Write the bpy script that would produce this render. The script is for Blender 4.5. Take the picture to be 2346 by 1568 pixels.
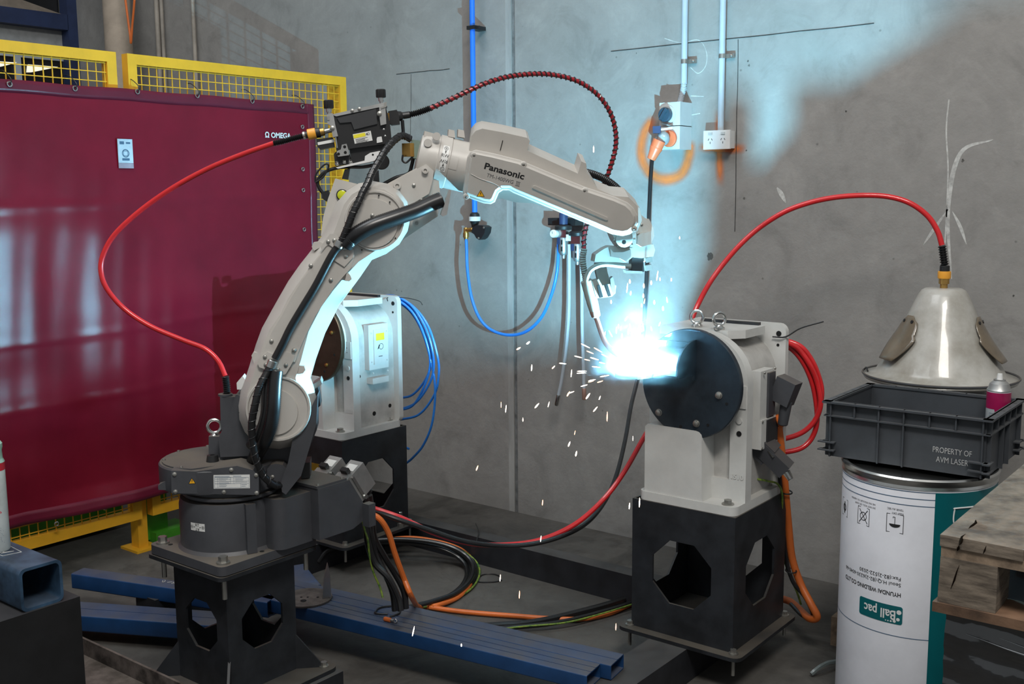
import bpy, bmesh, math, random
from mathutils import Vector, Matrix, noise
V = Vector
random.seed(7)
scene = bpy.context.scene
for _o in list(bpy.data.objects): bpy.data.objects.remove(_o)
# ---------------------------------------------------------------- camera
FPX, CX, CY, CAMH = 2432.0, 1173.0, 784.0, 1.65
CR = Matrix(((0.78689208, -0.07926513, 0.61197867), (0.61704331, 0.11335044, -0.77872282), (-0.00764249, 0.99038817, 0.13810458)))
cam_d = bpy.data.cameras.new('camera'); cam_d.sensor_width = 36.0; cam_d.lens = FPX / 2346.0 * 36.0
cam_d.clip_start = 0.05; cam_d.clip_end = 60
cam = bpy.data.objects.new('camera', cam_d); scene.collection.objects.link(cam)
cam.matrix_world = Matrix.Translation((0, 0, CAMH)) @ CR.to_4x4()
scene.camera = cam
# ---------------------------------------------------------------- view, world, lights
vs = scene.view_settings
scene.display_settings.display_device = 'sRGB'
vs.view_transform = 'Standard'; vs.look = 'None'; vs.gamma = 1.0; vs.exposure = 0.0; vs.use_curve_mapping = False
world = bpy.data.worlds.new('workshop_ambient'); scene.world = world; world.use_nodes = True
world.node_tree.nodes['Background'].inputs[0].default_value = (0.92, 0.97, 1.0, 1)
world.node_tree.nodes['Background'].inputs[1].default_value = 0.30
def area_light(name, loc, target, size, size_y, power, col):
    l = bpy.data.lights.new(name, 'AREA'); l.shape = 'RECTANGLE'; l.size = size; l.size_y = size_y
    l.energy = power; l.color = col
    o = bpy.data.objects.new(name, l); scene.collection.objects.link(o); o.location = loc
    o.rotation_euler = (V(target) - V(loc)).to_track_quat('-Z', 'Y').to_euler()
    return o
area_light('high_bay_light', (0.6, 0.2, 5.2), (-1.9, 3.2, 0.9), 1.6, 0.8, 170, (1.0, 0.96, 0.90))
area_light('roof_skylight', (-3.0, 0.6, 6.2), (-2.6, 2.8, 0.5), 3.0, 2.2, 130, (0.93, 0.97, 1.0))
scene.cycles.max_bounces = 6; scene.cycles.transparent_max_bounces = 24
scene.cycles.sample_clamp_indirect = 4.0
# ---------------------------------------------------------------- rays of the photograph -> places
CAM = V((0, 0, CAMH))
def ray(x, y):
    return CR @ V((x - CX, -(y - CY), -FPX)).normalized()
def onz(x, y, z): r = ray(x, y); return CAM + r * ((z - CAMH) / r.z)
def ony(x, y, Y): r = ray(x, y); return CAM + r * (Y / r.y)
def onx(x, y, X): r = ray(x, y); return CAM + r * (X / r.x)
# robot arm plane: through the robot axis, turned towards the weld
AX = V((-2.68, 1.99, 0)); PHI = math.radians(45)
AU = V((math.cos(PHI), math.sin(PHI), 0)); AN = V((math.sin(PHI), -math.cos(PHI), 0)); UZ = V((0, 0, 1))
WO = 0.0      # sideways offset of the wrist against the arm plane
def W(x, y, w=0.0):
    r = ray(x, y); t = (w + WO - AN.dot(CAM - AX)) / AN.dot(r); return CAM + r * t
PXM = 1.0 / 2432.0
# ---------------------------------------------------------------- materials
MATS = {}
def mat(name, col, rough=0.5, metal=0.0, var=0.12, scale=9.0, bump=0.0, bscale=120.0, dust=0.0, spec=0.5, trans=0.0, emit=None, estr=0.0, coat=0.0, alpha=1.0, col2=None, streak=None, stain=(0.14, 0.115, 0.085)):
    m = bpy.data.materials.new(name); m.use_nodes = True; nt = m.node_tree; N = nt.nodes; L = nt.links
    b = N['Principled BSDF']; MATS[name] = m
    b.inputs['Roughness'].default_value = rough; b.inputs['Metallic'].default_value = metal
    b.inputs['Specular IOR Level'].default_value = spec
    b.inputs['Transmission Weight'].default_value = trans; b.inputs['Coat Weight'].default_value = coat
    b.inputs['Alpha'].default_value = alpha
    if emit:
        b.inputs['Emission Color'].default_value = (*emit, 1); b.inputs['Emission Strength'].default_value = estr
    geo = N.new('ShaderNodeNewGeometry'); n1 = N.new('ShaderNodeTexNoise'); n1.inputs['Scale'].default_value = scale
    n1.inputs['Detail'].default_value = 8; n1.inputs['Roughness'].default_value = 0.62
    mp = N.new('ShaderNodeMapping'); L.new(geo.outputs['Position'], mp.inputs['Vector']); L.new(mp.outputs[0], n1.inputs['Vector'])
    if streak: mp.inputs['Scale'].default_value = streak
    c2 = col2 or tuple(max(0, c * (1 - var * 2)) for c in col); c1 = tuple(min(1, c * (1 + var)) for c in col)
    mx = N.new('ShaderNodeMix'); mx.data_type = 'RGBA'; mx.inputs[6].default_value = (*c2, 1); mx.inputs[7].default_value = (*c1, 1)
    mr = N.new('ShaderNodeMapRange'); mr.inputs[1].default_value = 0.33; mr.inputs[2].default_value = 0.62
    L.new(n1.outputs['Fac'], mr.inputs[0]); L.new(mr.outputs[0], mx.inputs[0])
    out = mx.outputs[2]
    if dust > 0:   # workshop dust that settled on surfaces which face up
        sp = N.new('ShaderNodeSeparateXYZ'); L.new(geo.outputs['Normal'], sp.inputs[0])
        m1 = N.new('ShaderNodeMapRange'); m1.inputs[1].default_value = 0.55; m1.inputs[2].default_value = 0.98; m1.inputs[4].default_value = dust
        L.new(sp.outputs[2], m1.inputs[0])
        n2 = N.new('ShaderNodeTexNoise'); n2.inputs['Scale'].default_value = 6.0; n2.inputs['Detail'].default_value = 6; L.new(geo.outputs['Position'], n2.inputs['Vector'])
        m2 = N.new('ShaderNodeMapRange'); m2.inputs[1].default_value = 0.3; m2.inputs[2].default_value = 0.65; m2.inputs[3].default_value = 0.35
        L.new(n2.outputs['Fac'], m2.inputs[0])
        mu = N.new('ShaderNodeMath'); mu.operation = 'MULTIPLY'; L.new(m1.outputs[0], mu.inputs[0]); L.new(m2.outputs[0], mu.inputs[1])
        dm = N.new('ShaderNodeMix'); dm.data_type = 'RGBA'; dm.inputs[7].default_value = (*stain, 1)
        L.new(mu.outputs[0], dm.inputs[0]); L.new(out, dm.inputs[6]); out = dm.outputs[2]
        rr = N.new('ShaderNodeMapRange'); rr.inputs[3].default_value = rough; rr.inputs[4].default_value = 0.9
        L.new(mu.outputs[0], rr.inputs[0]); L.new(rr.outputs[0], b.inputs['Roughness'])
    L.new(out, b.inputs['Base Color'])
    if bump > 0:
        nb = N.new('ShaderNodeTexNoise'); nb.inputs['Scale'].default_value = bscale; nb.inputs['Detail'].default_value = 4
        L.new(geo.outputs['Position'], nb.inputs['Vector'])
        bp = N.new('ShaderNodeBump'); bp.inputs['Strength'].default_value = bump; bp.inputs['Distance'].default_value = 0.002
        L.new(nb.outputs['Fac'], bp.inputs['Height']); L.new(bp.outputs[0], b.inputs['Normal'])
    return m
M_robot = mat('robot_light_grey_paint', (0.50, 0.475, 0.44), 0.38, var=0.03, dust=0.25, stain=(0.30, 0.27, 0.23))
M_dark = mat('robot_charcoal_paint', (0.058, 0.060, 0.068), 0.42, var=0.08, dust=0.75, bump=0.15, bscale=600)
M_cast = mat('positioner_cream_paint', (0.60, 0.60, 0.58), 0.40, var=0.04, dust=0.4, bump=0.1, bscale=300)
M_steelblk = mat('black_stand_paint', (0.018, 0.020, 0.024), 0.45, var=0.25, dust=0.5)
M_black = mat('black_plastic', (0.014, 0.014, 0.015), 0.42, var=0.1)
M_rubber = mat('black_rubber_hose', (0.010, 0.010, 0.011), 0.33, var=0.1, spec=0.6)
M_spiral = mat('black_spiral_wrap', (0.016, 0.016, 0.018), 0.28, var=0.1, spec=0.7)
M_chrome = mat('bright_steel', (0.62, 0.62, 0.60), 0.25, 1.0, var=0.08)
M_alu = mat('dull_aluminium', (0.46, 0.46, 0.45), 0.42, 0.85, var=0.1)
M_zinc = mat('zinc_plated_steel', (0.42, 0.41, 0.38), 0.4, 0.9, var=0.12)
M_brass = mat('brass_fitting', (0.55, 0.33, 0.10), 0.32, 0.9, var=0.1)
M_red = mat('red_hose_plastic', (0.62, 0.018, 0.022), 0.28, var=0.06, coat=0.4)
M_redd = mat('dark_red_hose', (0.30, 0.010, 0.018), 0.3, var=0.06, coat=0.3)
M_orange = mat('orange_cable_sheath', (0.70, 0.16, 0.03), 0.45, var=0.08)
M_orangeR = mat('orange_plug_plastic', (0.75, 0.17, 0.07), 0.4, var=0.06)
M_yel = mat('yellow_fence_paint', (0.80, 0.41, 0.022), 0.42, var=0.05)
M_yelo = mat('yellow_cap_plastic', (0.80, 0.36, 0.04), 0.35, var=0.05)
M_blue = mat('blue_beam_paint', (0.010, 0.050, 0.150), 0.42, var=0.12, dust=0.86, stain=(0.095, 0.090, 0.088))
M_bluehose = mat('blue_air_hose', (0.03, 0.22, 0.72), 0.3, var=0.05)
M_bluepipe = mat('blue_air_pipe', (0.02, 0.18, 0.80), 0.35, var=0.05)
M_conduit = mat('grey_conduit_plastic', (0.42, 0.47, 0.52), 0.45, var=0.03)
M_white = mat('white_plastic', (0.70, 0.70, 0.69), 0.35, var=0.03)
M_label = mat('white_label', (0.72, 0.72, 0.70), 0.5, var=0.03)
M_ink = mat('black_print', (0.012, 0.012, 0.013), 0.6, var=0.05)
M_inkb = mat('blue_grey_print', (0.06, 0.12, 0.20), 0.6, var=0.05)
M_warn = mat('warning_yellow', (0.85, 0.42, 0.01), 0.5, var=0.03)
M_warny = mat('label_yellow', (0.80, 0.70, 0.03), 0.5, var=0.03)
M_green = mat('green_yellow_wire', (0.20, 0.26, 0.035), 0.45, var=0.3, scale=60, col2=(0.03, 0.12, 0.025))
M_disc = mat('faceplate_blued_steel', (0.030, 0.042, 0.056), 0.32, 0.4, var=0.2)
M_copper = mat('torch_neck_copper', (0.42, 0.25, 0.20), 0.45, 0.5, var=0.1)
M_wood = mat('weathered_pallet_wood', (0.155, 0.125, 0.095), 0.85, var=0.35, scale=14, bump=0.6, bscale=60, streak=(1.0, 1.0, 7.0), col2=(0.075, 0.058, 0.044))
M_woodl = mat('pale_pallet_wood', (0.24, 0.175, 0.12), 0.85, var=0.25, scale=20, bump=0.6, bscale=60, col2=(0.12, 0.085, 0.058))
M_crate = mat('dark_grey_crate_plastic', (0.045, 0.050, 0.058), 0.55, var=0.1, dust=0.45, stain=(0.12, 0.12, 0.12))
M_teal = mat('teal_print', (0.0, 0.105, 0.120), 0.4, var=0.04)
M_drum = mat('drum_white_print', (0.72, 0.73, 0.78), 0.42, var=0.06, scale=3.5)
M_raw = mat('raw_rusty_steel', (0.13, 0.11, 0.10), 0.6, 0.4, var=0.35, scale=16, dust=0.3)
M_blocksteel = mat('black_block_paint', (0.009, 0.009, 0.010), 0.6, var=0.2, dust=0.55, stain=(0.05, 0.05, 0.055))
M_greenm = mat('green_machine_paint', (0.06, 0.30, 0.02), 0.45, var=0.1)
# ---------------------------------------------------------------- mesh builder
class MB:
    def __init__(s): s.bm = bmesh.new()
    def _bev(s, verts, bev, seg=2, ang=0.5):
        if bev <= 0: return
        es = set()
        for v in verts:
            for e in v.link_edges:
                if len(e.link_faces) == 2 and e.calc_face_angle(0) > ang: es.add(e)
        if es: bmesh.ops.bevel(s.bm, geom=list(es), offset=bev, segments=seg, profile=0.5, affect='EDGES', clamp_overlap=True)
    def box(s, c, size, R=None, bev=0.0):
        c = V(c); R = R or Matrix.Identity(3); h = [d / 2 for d in size]
        vs = [s.bm.verts.new(c + R @ V((x * h[0], y * h[1], z * h[2]))) for x in (-1, 1) for y in (-1, 1) for z in (-1, 1)]
        for f in ((0, 1, 3, 2), (4, 6, 7, 5), (0, 4, 5, 1), (2, 3, 7, 6), (0, 2, 6, 4), (1, 5, 7, 3)): s.bm.faces.new([vs[i] for i in f])
        s._bev(vs, bev); return s
    def bar(s, p0, p1, a, b, up=(0, 0, 1), bev=0.0):
        p0 = V(p0); p1 = V(p1); x = (p1 - p0).normalized(); y = V(up).cross(x)
        if y.length < 1e-4: y = V((0, 1, 0)).cross(x)
        y.normalize(); z = x.cross(y)
        R = Matrix((x, y, z)).transposed(); return s.box((p0 + p1) / 2, ((p1 - p0).length, a, b), R, bev)
    def ring(s, c, x, y, r, n, ry=None):
        ry = r if ry is None else ry
        return [s.bm.verts.new(c + x * (r * math.cos(2 * math.pi * i / n)) + y * (ry * math.sin(2 * math.pi * i / n))) for i in range(n)]
    def skin(s, rings, cap0=True, cap1=True, closed=False):
        m = len(rings); n = len(rings[0])
        for k in range(m if closed else m - 1):
            a = rings[k]; b = rings[(k + 1) % m]
            for i in range(n):
                j = (i + 1) % n
                try: s.bm.faces.new((a[i], a[j], b[j], b[i]))
                except ValueError: pass
        if not closed:
            if cap0: s.bm.faces.new(list(reversed(rings[0])))
            if cap1: s.bm.faces.new(rings[-1])
    def lathe(s, prof, origin, axis=(0, 0, 1), n=32, xd=None):
        """prof: (radius, distance along the axis)"""
        o = V(origin); a = V(axis).normalized()
        x = V(xd) if xd else (V((1, 0, 0)) if abs(a.x) < 0.8 else V((0, 1, 0)))
        x = (x - a * x.dot(a)).normalized(); y = a.cross(x)
        s.skin([s.ring(o + a * d, x, y, max(r, 1e-4), n) for r, d in prof]); return s
    def cyl(s, p0, p1, r, r1=None, n=24, bev=0.0):
        p0 = V(p0); p1 = V(p1); L = (p1 - p0).length; r1 = r if r1 is None else r1
        if bev > 0: return s.lathe([(r - bev, 0), (r, bev), (r1, L - bev), (r1 - bev, L)], p0, p1 - p0, n)
        return s.lathe([(r, 0), (r1, L)], p0, p1 - p0, n)
    def hexn(s, p0, p1, r): return s.lathe([(r, 0), (r, (V(p1) - V(p0)).length)], p0, V(p1) - V(p0), 6)
    def tube(s, pts, r, n=10, closed=False, rfun=None):
        P = [V(p) for p in pts]; m = len(P); T = []
        for i in range(m):
            a = P[(i - 1) % m] if closed or i > 0 else P[i]; b = P[(i + 1) % m] if closed or i < m - 1 else P[i]
            T.append((b - a).normalized())
        x = T[0].orthogonal().normalized(); rings = []
        for i in range(m):
            x = (x - T[i] * x.dot(T[i])).normalized(); y = T[i].cross(x)
            rings.append(s.ring(P[i], x, y, rfun(i) if rfun else r, n))
        s.skin(rings, closed=closed); return s
    def prism(s, pts, vec, bev=0.0, seg=2):
        P = [V(p) for p in pts]; vec = V(vec)
        a = [s.bm.verts.new(p) for p in P]; b = [s.bm.verts.new(p + vec) for p in P]
        s.skin([a, b]); s._bev(a + b, bev, seg); return s
    def loft(s, *rings):
        s.skin([[s.bm.verts.new(V(p)) for p in r] for r in rings]); return s
    def torus(s, c, axis, R, r, n=28, m=10):
        a = V(axis).normalized(); x = a.orthogonal().normalized(); y = a.cross(x)
        return s.tube([V(c) + x * (R * math.cos(2 * math.pi * i / n)) + y * (R * math.sin(2 * math.pi * i / n)) for i in range(n)], r, m, closed=True)
    def sphere(s, c, r, n=12, sc=(1, 1, 1)):
        res = bmesh.ops.create_uvsphere(s.bm, u_segments=n, v_segments=max(6, n // 2 + 2), radius=r)
        for v in res['verts']: v.co = V((v.co.x * sc[0], v.co.y * sc[1], v.co.z * sc[2])) + V(c)
        return s
    def quad(s, pts): s.bm.faces.new([s.bm.verts.new(V(p)) for p in pts]); return s
    def grid(s, fn, nu, nv, closed_u=False):
        g = [[s.bm.verts.new(V(fn(i / nu, j / nv))) for j in range(nv + 1)] for i in range(nu if closed_u else nu + 1)]
        for i in range(nu):
            for j in range(nv):
                k = (i + 1) % len(g); s.bm.faces.new((g[i][j], g[k][j], g[k][j + 1], g[i][j + 1]))
        return s
    def build(s, name, m, parent=None, sharp=32, label=None, thick=0):
        bmesh.ops.recalc_face_normals(s.bm, faces=s.bm.faces)
        me = bpy.data.meshes.new(name); 
        if parent is None:
            co = [v.co for v in s.bm.verts]
            off = V(((min(c.x for c in co) + max(c.x for c in co)) / 2, (min(c.y for c in co) + max(c.y for c in co)) / 2, min(c.z for c in co)))
        else: off = wloc(parent)
        for v in s.bm.verts: v.co -= off
        s.bm.to_mesh(me); s.bm.free()
        for p in me.polygons: p.use_smooth = True
        me.set_sharp_from_angle(angle=math.radians(sharp))
        me.materials.append(m); o = bpy.data.objects.new(name, me); scene.collection.objects.link(o)
        if parent is None: o.location = off
        else: o.parent = parent
        if label: o['label'] = label
        if thick:
            so = o.modifiers.new('solid', 'SOLIDIFY'); so.thickness = thick; so.offset = 0
        return o
def wloc(o):
    l = V((0, 0, 0))
    while o is not None: l += o.location; o = o.parent
    return l
def tag(o, label, cat, group=None, kind=None):
    o['label'] = label; o['category'] = cat
    if group: o['group'] = group
    if kind: o['kind'] = kind
    return o
def struct(o, label=None):
    o['kind'] = 'structure'
    if label: o['label'] = label
    return o
def thing(name, label, cat, loc, group=None):
    o = bpy.data.objects.new(name, None); scene.collection.objects.link(o); o.location = V(loc); o.empty_display_size = 0.05
    return tag(o, label, cat, group)
def copy_tree(o, parent=None):
    c = o.copy(); scene.collection.objects.link(c); c.parent = parent
    for ch in [x for x in bpy.data.objects if x.parent == o]: copy_tree(ch, c)
    return c
def spl(P, k=8):
    P = [V(p) for p in P]; out = []
    Q = [P[0] * 2 - P[1]] + P + [P[-1] * 2 - P[-2]]
    for i in range(1, len(Q) - 2):
        a, b, c, d = Q[i - 1:i + 3]
        for j in range(k):
            t = j / k
            out.append(0.5 * ((2 * b) + (c - a) * t + (2 * a - 5 * b + 4 * c - d) * t * t + (3 * b - a - 3 * c + d) * t ** 3))
    out.append(P[-1]); return out
def corrug(pts, r, dr, pitch):
    """resample a path and give it ring ridges"""
    P = resample(pts, pitch / 2); return P, (lambda i: r + (dr if i % 2 else -dr))
def resample(pts, step):
    out = [V(pts[0])]; acc = 0
    for a, b in zip(pts[:-1], pts[1:]):
        L = (b - a).length; d = step - acc
        while d <= L:
            out.append(a + (b - a) * (d / L)); d += step
        acc = L - (d - step)
    return out
def helix(pts, R, pitch, step=0.004):
    P = resample(pts, step); x = None; out = []; d = 0
    for i in range(len(P)):
        t = (P[min(i + 1, len(P) - 1)] - P[max(i - 1, 0)]).normalized()
        x = t.orthogonal().normalized() if x is None else (x - t * x.dot(t)).normalized()
        y = t.cross(x); a = 2 * math.pi * d / pitch; d += step
        out.append(P[i] + x * (R * math.cos(a)) + y * (R * math.sin(a)))
    return out
def plane_map(o, ex, ey, h0=0.0006):
    o = V(o); ex = V(ex).normalized(); ey = V(ey); ey = (ey - ex * ey.dot(ex)).normalized(); n = ex.cross(ey)
    return lambda x, y, h: o + ex * x + ey * y + n * (h + h0)
def text(name, s, size, mp, m, parent, bold=0.0, align='CENTER', sx=1.0, shear=0.0, label=None, fit=None):
    c = bpy.data.curves.new(name, 'FONT'); c.body = s; c.size = size; c.align_x = align; c.align_y = 'CENTER'; c.offset = bold; c.shear = shear
    c.resolution_u = 3; ob = bpy.data.objects.new(name, c); scene.collection.objects.link(ob)
    me = bpy.data.meshes.new_from_object(ob); bpy.data.objects.remove(ob)
    b = MB(); b.bm.from_mesh(me); bpy.data.meshes.remove(me)
    if fit:
        xs = [v.co.x for v in b.bm.verts]; sx = fit / (max(xs) - min(xs))
    for v in b.bm.verts: v.co = mp(v.co.x * sx, v.co.y, 0)
    bmesh.ops.triangulate(b.bm, faces=b.bm.faces)
    return b.build(name, m, parent, label=label)
def flat(polys, mp, sub=1):
    """thin printed shapes: polygons in label coordinates"""
    b = MB()
    for p in polys: b.bm.faces.new([b.bm.verts.new(mp(x, y, 0)) for x, y in p])
    return b
def rect(x0, y0, x1, y1): return [(x0, y0), (x1, y0), (x1, y1), (x0, y1)]
def frame_rects(x0, y0, x1, y1, t):
    return [rect(x0, y0, x1, y0 + t), rect(x0, y1 - t, x1, y1), rect(x0, y0 + t, x0 + t, y1 - t), rect(x1 - t, y0 + t, x1, y1 - t)]
def circ(cx, cy, r, n=20): return [(cx + r * math.cos(2 * math.pi * i / n), cy + r * math.sin(2 * math.pi * i / n)) for i in range(n)]
def ringq(cx, cy, r, t, n=24):
    q = []
    for i in range(n):
        a = 2 * math.pi * i / n; b = 2 * math.pi * (i + 1) / n
        q.append([(cx + r * math.cos(a), cy + r * math.sin(a)), (cx + r * math.cos(b), cy + r * math.sin(b)), (cx + (r - t) * math.cos(b), cy + (r - t) * math.sin(b)), (cx + (r - t) * math.cos(a), cy + (r - t) * math.sin(a))])
    return q
def rrect(x0, y0, x1, y1, r, k=4):
    o = []
    for cx, cy, a0 in ((x1 - r, y1 - r, 0), (x0 + r, y1 - r, 90), (x0 + r, y0 + r, 180), (x1 - r, y0 + r, 270)):
        for i in range(k + 1):
            a = math.radians(a0 + 90 * i / k); o.append((cx + r * math.cos(a), cy + r * math.sin(a)))
    return o
def bolt(name, p, axis, r, h, parent, m=None, shank=0.0, washer=True):
    b = MB(); a = V(axis).normalized(); p = V(p)
    if washer: b.cyl(p, p + a * h * 0.25, r * 1.45, n=18)
    b.hexn(p + a * h * 0.25, p + a * h, r)
    if shank: b.cyl(p, p - a * shank, r * 0.55, n=10)
    return b.build(name, m or M_zinc, parent)
def screw(p, axis, r, parent, m=None, name='screw'):
    b = MB(); a = V(axis).normalized(); p = V(p)
    b.lathe([(r * 1.25, 0), (r * 1.25, r * 0.25), (r, r * 0.3), (r, r * 0.9), (r * 0.6, r * 1.1)], p, a, 12)
    return b.build(name, m or M_zinc, parent)
# ================================================================ the setting
WY = 4.24
def concrete(name, c1, c2, rough, scale, pits=True, streak=(1, 1, 1), bumpd=0.004, dirt=0.0):
    m = bpy.data.materials.new(name); m.use_nodes = True; nt = m.node_tree; N = nt.nodes; L = nt.links; b = N['Principled BSDF']
    b.inputs['Roughness'].default_value = rough; b.inputs['Specular IOR Level'].default_value = 0.3
    g = N.new('ShaderNodeNewGeometry'); mp = N.new('ShaderNodeMapping'); mp.inputs['Scale'].default_value = streak; L.new(g.outputs['Position'], mp.inputs[0])
    def nz(s, d, r=0.6, dist=0.0):
        n = N.new('ShaderNodeTexNoise'); n.inputs['Scale'].default_value = s; n.inputs['Detail'].default_value = d; n.inputs['Roughness'].default_value = r
        n.inputs['Distortion'].default_value = dist; L.new(mp.outputs[0], n.inputs['Vector']); return n
    def rng(src, a, bb, c=0.0, d=1.0):
        r = N.new('ShaderNodeMapRange'); r.inputs[1].default_value = a; r.inputs[2].default_value = bb; r.inputs[3].default_value = c; r.inputs[4].default_value = d
        L.new(src, r.inputs[0]); return r.outputs[0]
    def mix(f, a, bb):
        x = N.new('ShaderNodeMix'); x.data_type = 'RGBA'
        (L.new(f, x.inputs[0]) if not isinstance(f, float) else setattr(x.inputs[0], 'default_value', f))
        for i, v in ((6, a), (7, bb)):
            if isinstance(v, tuple): x.inputs[i].default_value = (*v, 1)
            else: L.new(v, x.inputs[i])
        return x.outputs[2]
    big = nz(scale, 9, 0.65, 0.3); fine = nz(scale * 14, 6, 0.7); mid = nz(scale * 3.3, 8, 0.7, 0.8)
    o = mix(rng(big.outputs['Fac'], 0.32, 0.66), c2, c1)
    o = mix(rng(mid.outputs['Fac'], 0.53, 0.68, 0, 0.30), o, tuple(min(1, c * 1.35) for c in c1))
    o = mix(rng(mid.outputs['Fac'], 0.47, 0.34, 0, 0.40), o, tuple(c * 0.62 for c in c2))
    o = mix(rng(fine.outputs['Fac'], 0.3, 0.7, 0, 0.22), o, tuple(c * 0.5 for c in c2))
    if pits:
        vo = N.new('ShaderNodeTexVoronoi'); vo.inputs['Scale'].default_value = 7.0; L.new(g.outputs['Position'], vo.inputs['Vector'])
        o = mix(rng(vo.outputs['Distance'], 0.045, 0.02, 0, 0.55), o, tuple(c * 0.35 for c in c2))
    if dirt:
        o = mix(rng(nz(1.7, 6, 0.7, 1.0).outputs['Fac'], 0.5, 0.62, 0, dirt), o, tuple(c * 0.45 for c in c2))
    L.new(o, b.inputs['Base Color'])
    bp = N.new('ShaderNodeBump'); bp.inputs['Strength'].default_value = 0.5; bp.inputs['Distance'].default_value = bumpd
    L.new(fine.outputs['Fac'], bp.inputs['Height']); L.new(bp.outputs[0], b.inputs['Normal'])
    return m
M_wall = concrete('precast_concrete', (0.330, 0.322, 0.308), (0.265, 0.258, 0.247), 0.7, 1.1)
M_floor = concrete('dirty_concrete_floor', (0.125, 0.118, 0.108), (0.072, 0.068, 0.063), 0.62, 1.6, bumpd=0.003, dirt=0.6)
M_seal = mat('joint_sealant', (0.16, 0.165, 0.165), 0.55, var=0.2, scale=20)
M_line = mat('scored_line', (0.035, 0.035, 0.035), 0.8, var=0.4, scale=30)
M_spray = None
def marks_mat(name, col, dens, edge=0.012):
    return mat(name, col, 0.75, var=0.06)
floor = struct(MB().box((-3.5, 1.2, -0.05), (13, 9, 0.1)).build('floor', M_floor), 'stained grey concrete floor')
SX = ony(1180, 700, WY).x          # sealed vertical joint
b = MB()
b.box(((-10 + SX - 0.011) / 2, WY + 0.08, 2.5), (SX - 0.011 + 10, 0.16, 5.0), bev=0.006)
b.box(((SX + 0.011 + 1.5) / 2, WY + 0.08, 2.5), (1.5 - SX - 0.011, 0.16, 5.0), bev=0.006)
wall = struct(b.build('wall_back', M_wall), 'precast grey concrete wall')
struct(MB().box((SX, WY + 0.03, 2.5), (0.024, 0.05, 5.0)).build('trim_1', M_seal), 'sealed vertical joint in the wall')
struct(MB().box((SX - 0.030, WY - 0.0006, 2.5), (0.036, 0.0016, 5.0)).build('trim_2', mat('painted_joint_glint', (0.335, 0.335, 0.325), 0.6, var=0.2, scale=6, streak=(1, 1, .2))), 'pale painted strip for the light caught beside the wall joint')  # pale strip paints the light caught along the joint's left edge
X2 = ony(1690, 300, WY).x
def wall_line(p, q, t, m, name, label=None):
    a = ony(*p, WY - 0.0012); c = ony(*q, WY - 0.0012); return MB().bar(a, c, t, 0.0016, up=(0, 1, 0)) if False else MB().tube([a + (c - a) * (i / 8) + V((random.uniform(-1, 1) * .0015, 0, random.uniform(-1, 1) * .0015)) for i in range(9)], t / 2, 6).build(name, m, wall, label=label)
wall_line((1400, 117), (2002, 54), 0.0035, M_line, 'scored_line')
wall_line((1691, 90), (1684, 530), 0.0030, M_line, 'scored_line')
wall_line((908, 170), (1030, 158), 0.0030, M_line, 'scored_line')
wall_line((942, 170), (940, 330), 0.0018, M_line, 'scored_line')
M_chalk = mat('chalk_mark', (0.42, 0.425, 0.41), 0.9, var=0.35, scale=40, col2=(0.33, 0.33, 0.32))
def wall_path(pts, r, m, name, fl=0.12, k=8, rf=None):
    P = spl([ony(x, y, WY - 0.0006) for x, y in pts], k); b = MB()
    n = len(P); L = []
    for i in range(n):
        t = (P[min(i + 1, n - 1)] - P[max(i - 1, 0)]).normalized(); s_ = t.cross(V((0, 1, 0))).normalized()
        rr = (rf(i / (n - 1)) if rf else 1) * r
        L.append((P[i] + s_ * rr, P[i] - s_ * rr))
    for i in range(n - 1): b.quad((L[i][0], L[i + 1][0], L[i + 1][1], L[i][1]))
    return b.build(name, m, wall)
wall_path([(1522, 88), (1560, 98), (1600, 92), (1618, 118), (1617, 150), (1600, 168), (1582, 155)], 0.0016, M_chalk, 'chalk_mark')
wall_path([(1582, 220), (1612, 221)], 0.0018, M_chalk, 'chalk_mark'); wall_path([(1582, 264), (1604, 260)], 0.0018, M_chalk, 'chalk_mark')
taper = lambda t: 0.25 + math.sin(math.pi * min(1, max(0, t)))
wall_path([(2174, 228), (2168, 300), (2172, 400), (2165, 560)], 0.0028, M_chalk, 'chalk_mark')
wall_path([(2275, 320), (2200, 352), (2172, 480), (2180, 640)], 0.007, M_chalk, 'chalk_mark', rf=taper)
wall_path([(2172, 480), (2140, 525), (2115, 562)], 0.005, M_chalk, 'chalk_mark', rf=taper)
wall_path([(2182, 485), (2200, 520), (2214, 560)], 0.005, M_chalk, 'chalk_mark', rf=taper)
wall_path([(1780, 430), (1790, 445), (1800, 465)], 0.008, M_chalk, 'chalk_mark', rf=taper)
M_pit = mat('dark_wall_stain', (0.09, 0.088, 0.082), 0.85, var=0.3, scale=30)
for px, py, r in ((1626, 587, 0.018), (1714, 140, .005), (1716, 150, .006), (1710, 345, .004), (1938, 255, .004), (2206, 368, .006), (1458, 122, .003), (2322, 678, .004), (1705, 455, .006)):
    c = ony(px, py, WY - 0.0008); q = MB()
    q.bm.faces.new([q.bm.verts.new(c + V((math.cos(a) * r * random.uniform(.6, 1.1), 0, math.sin(a) * r * random.uniform(.6, 1.3)))) for a in [i * math.pi / 7 for i in range(14)]])
    q.build('wall_pit', M_pit, wall)
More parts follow.
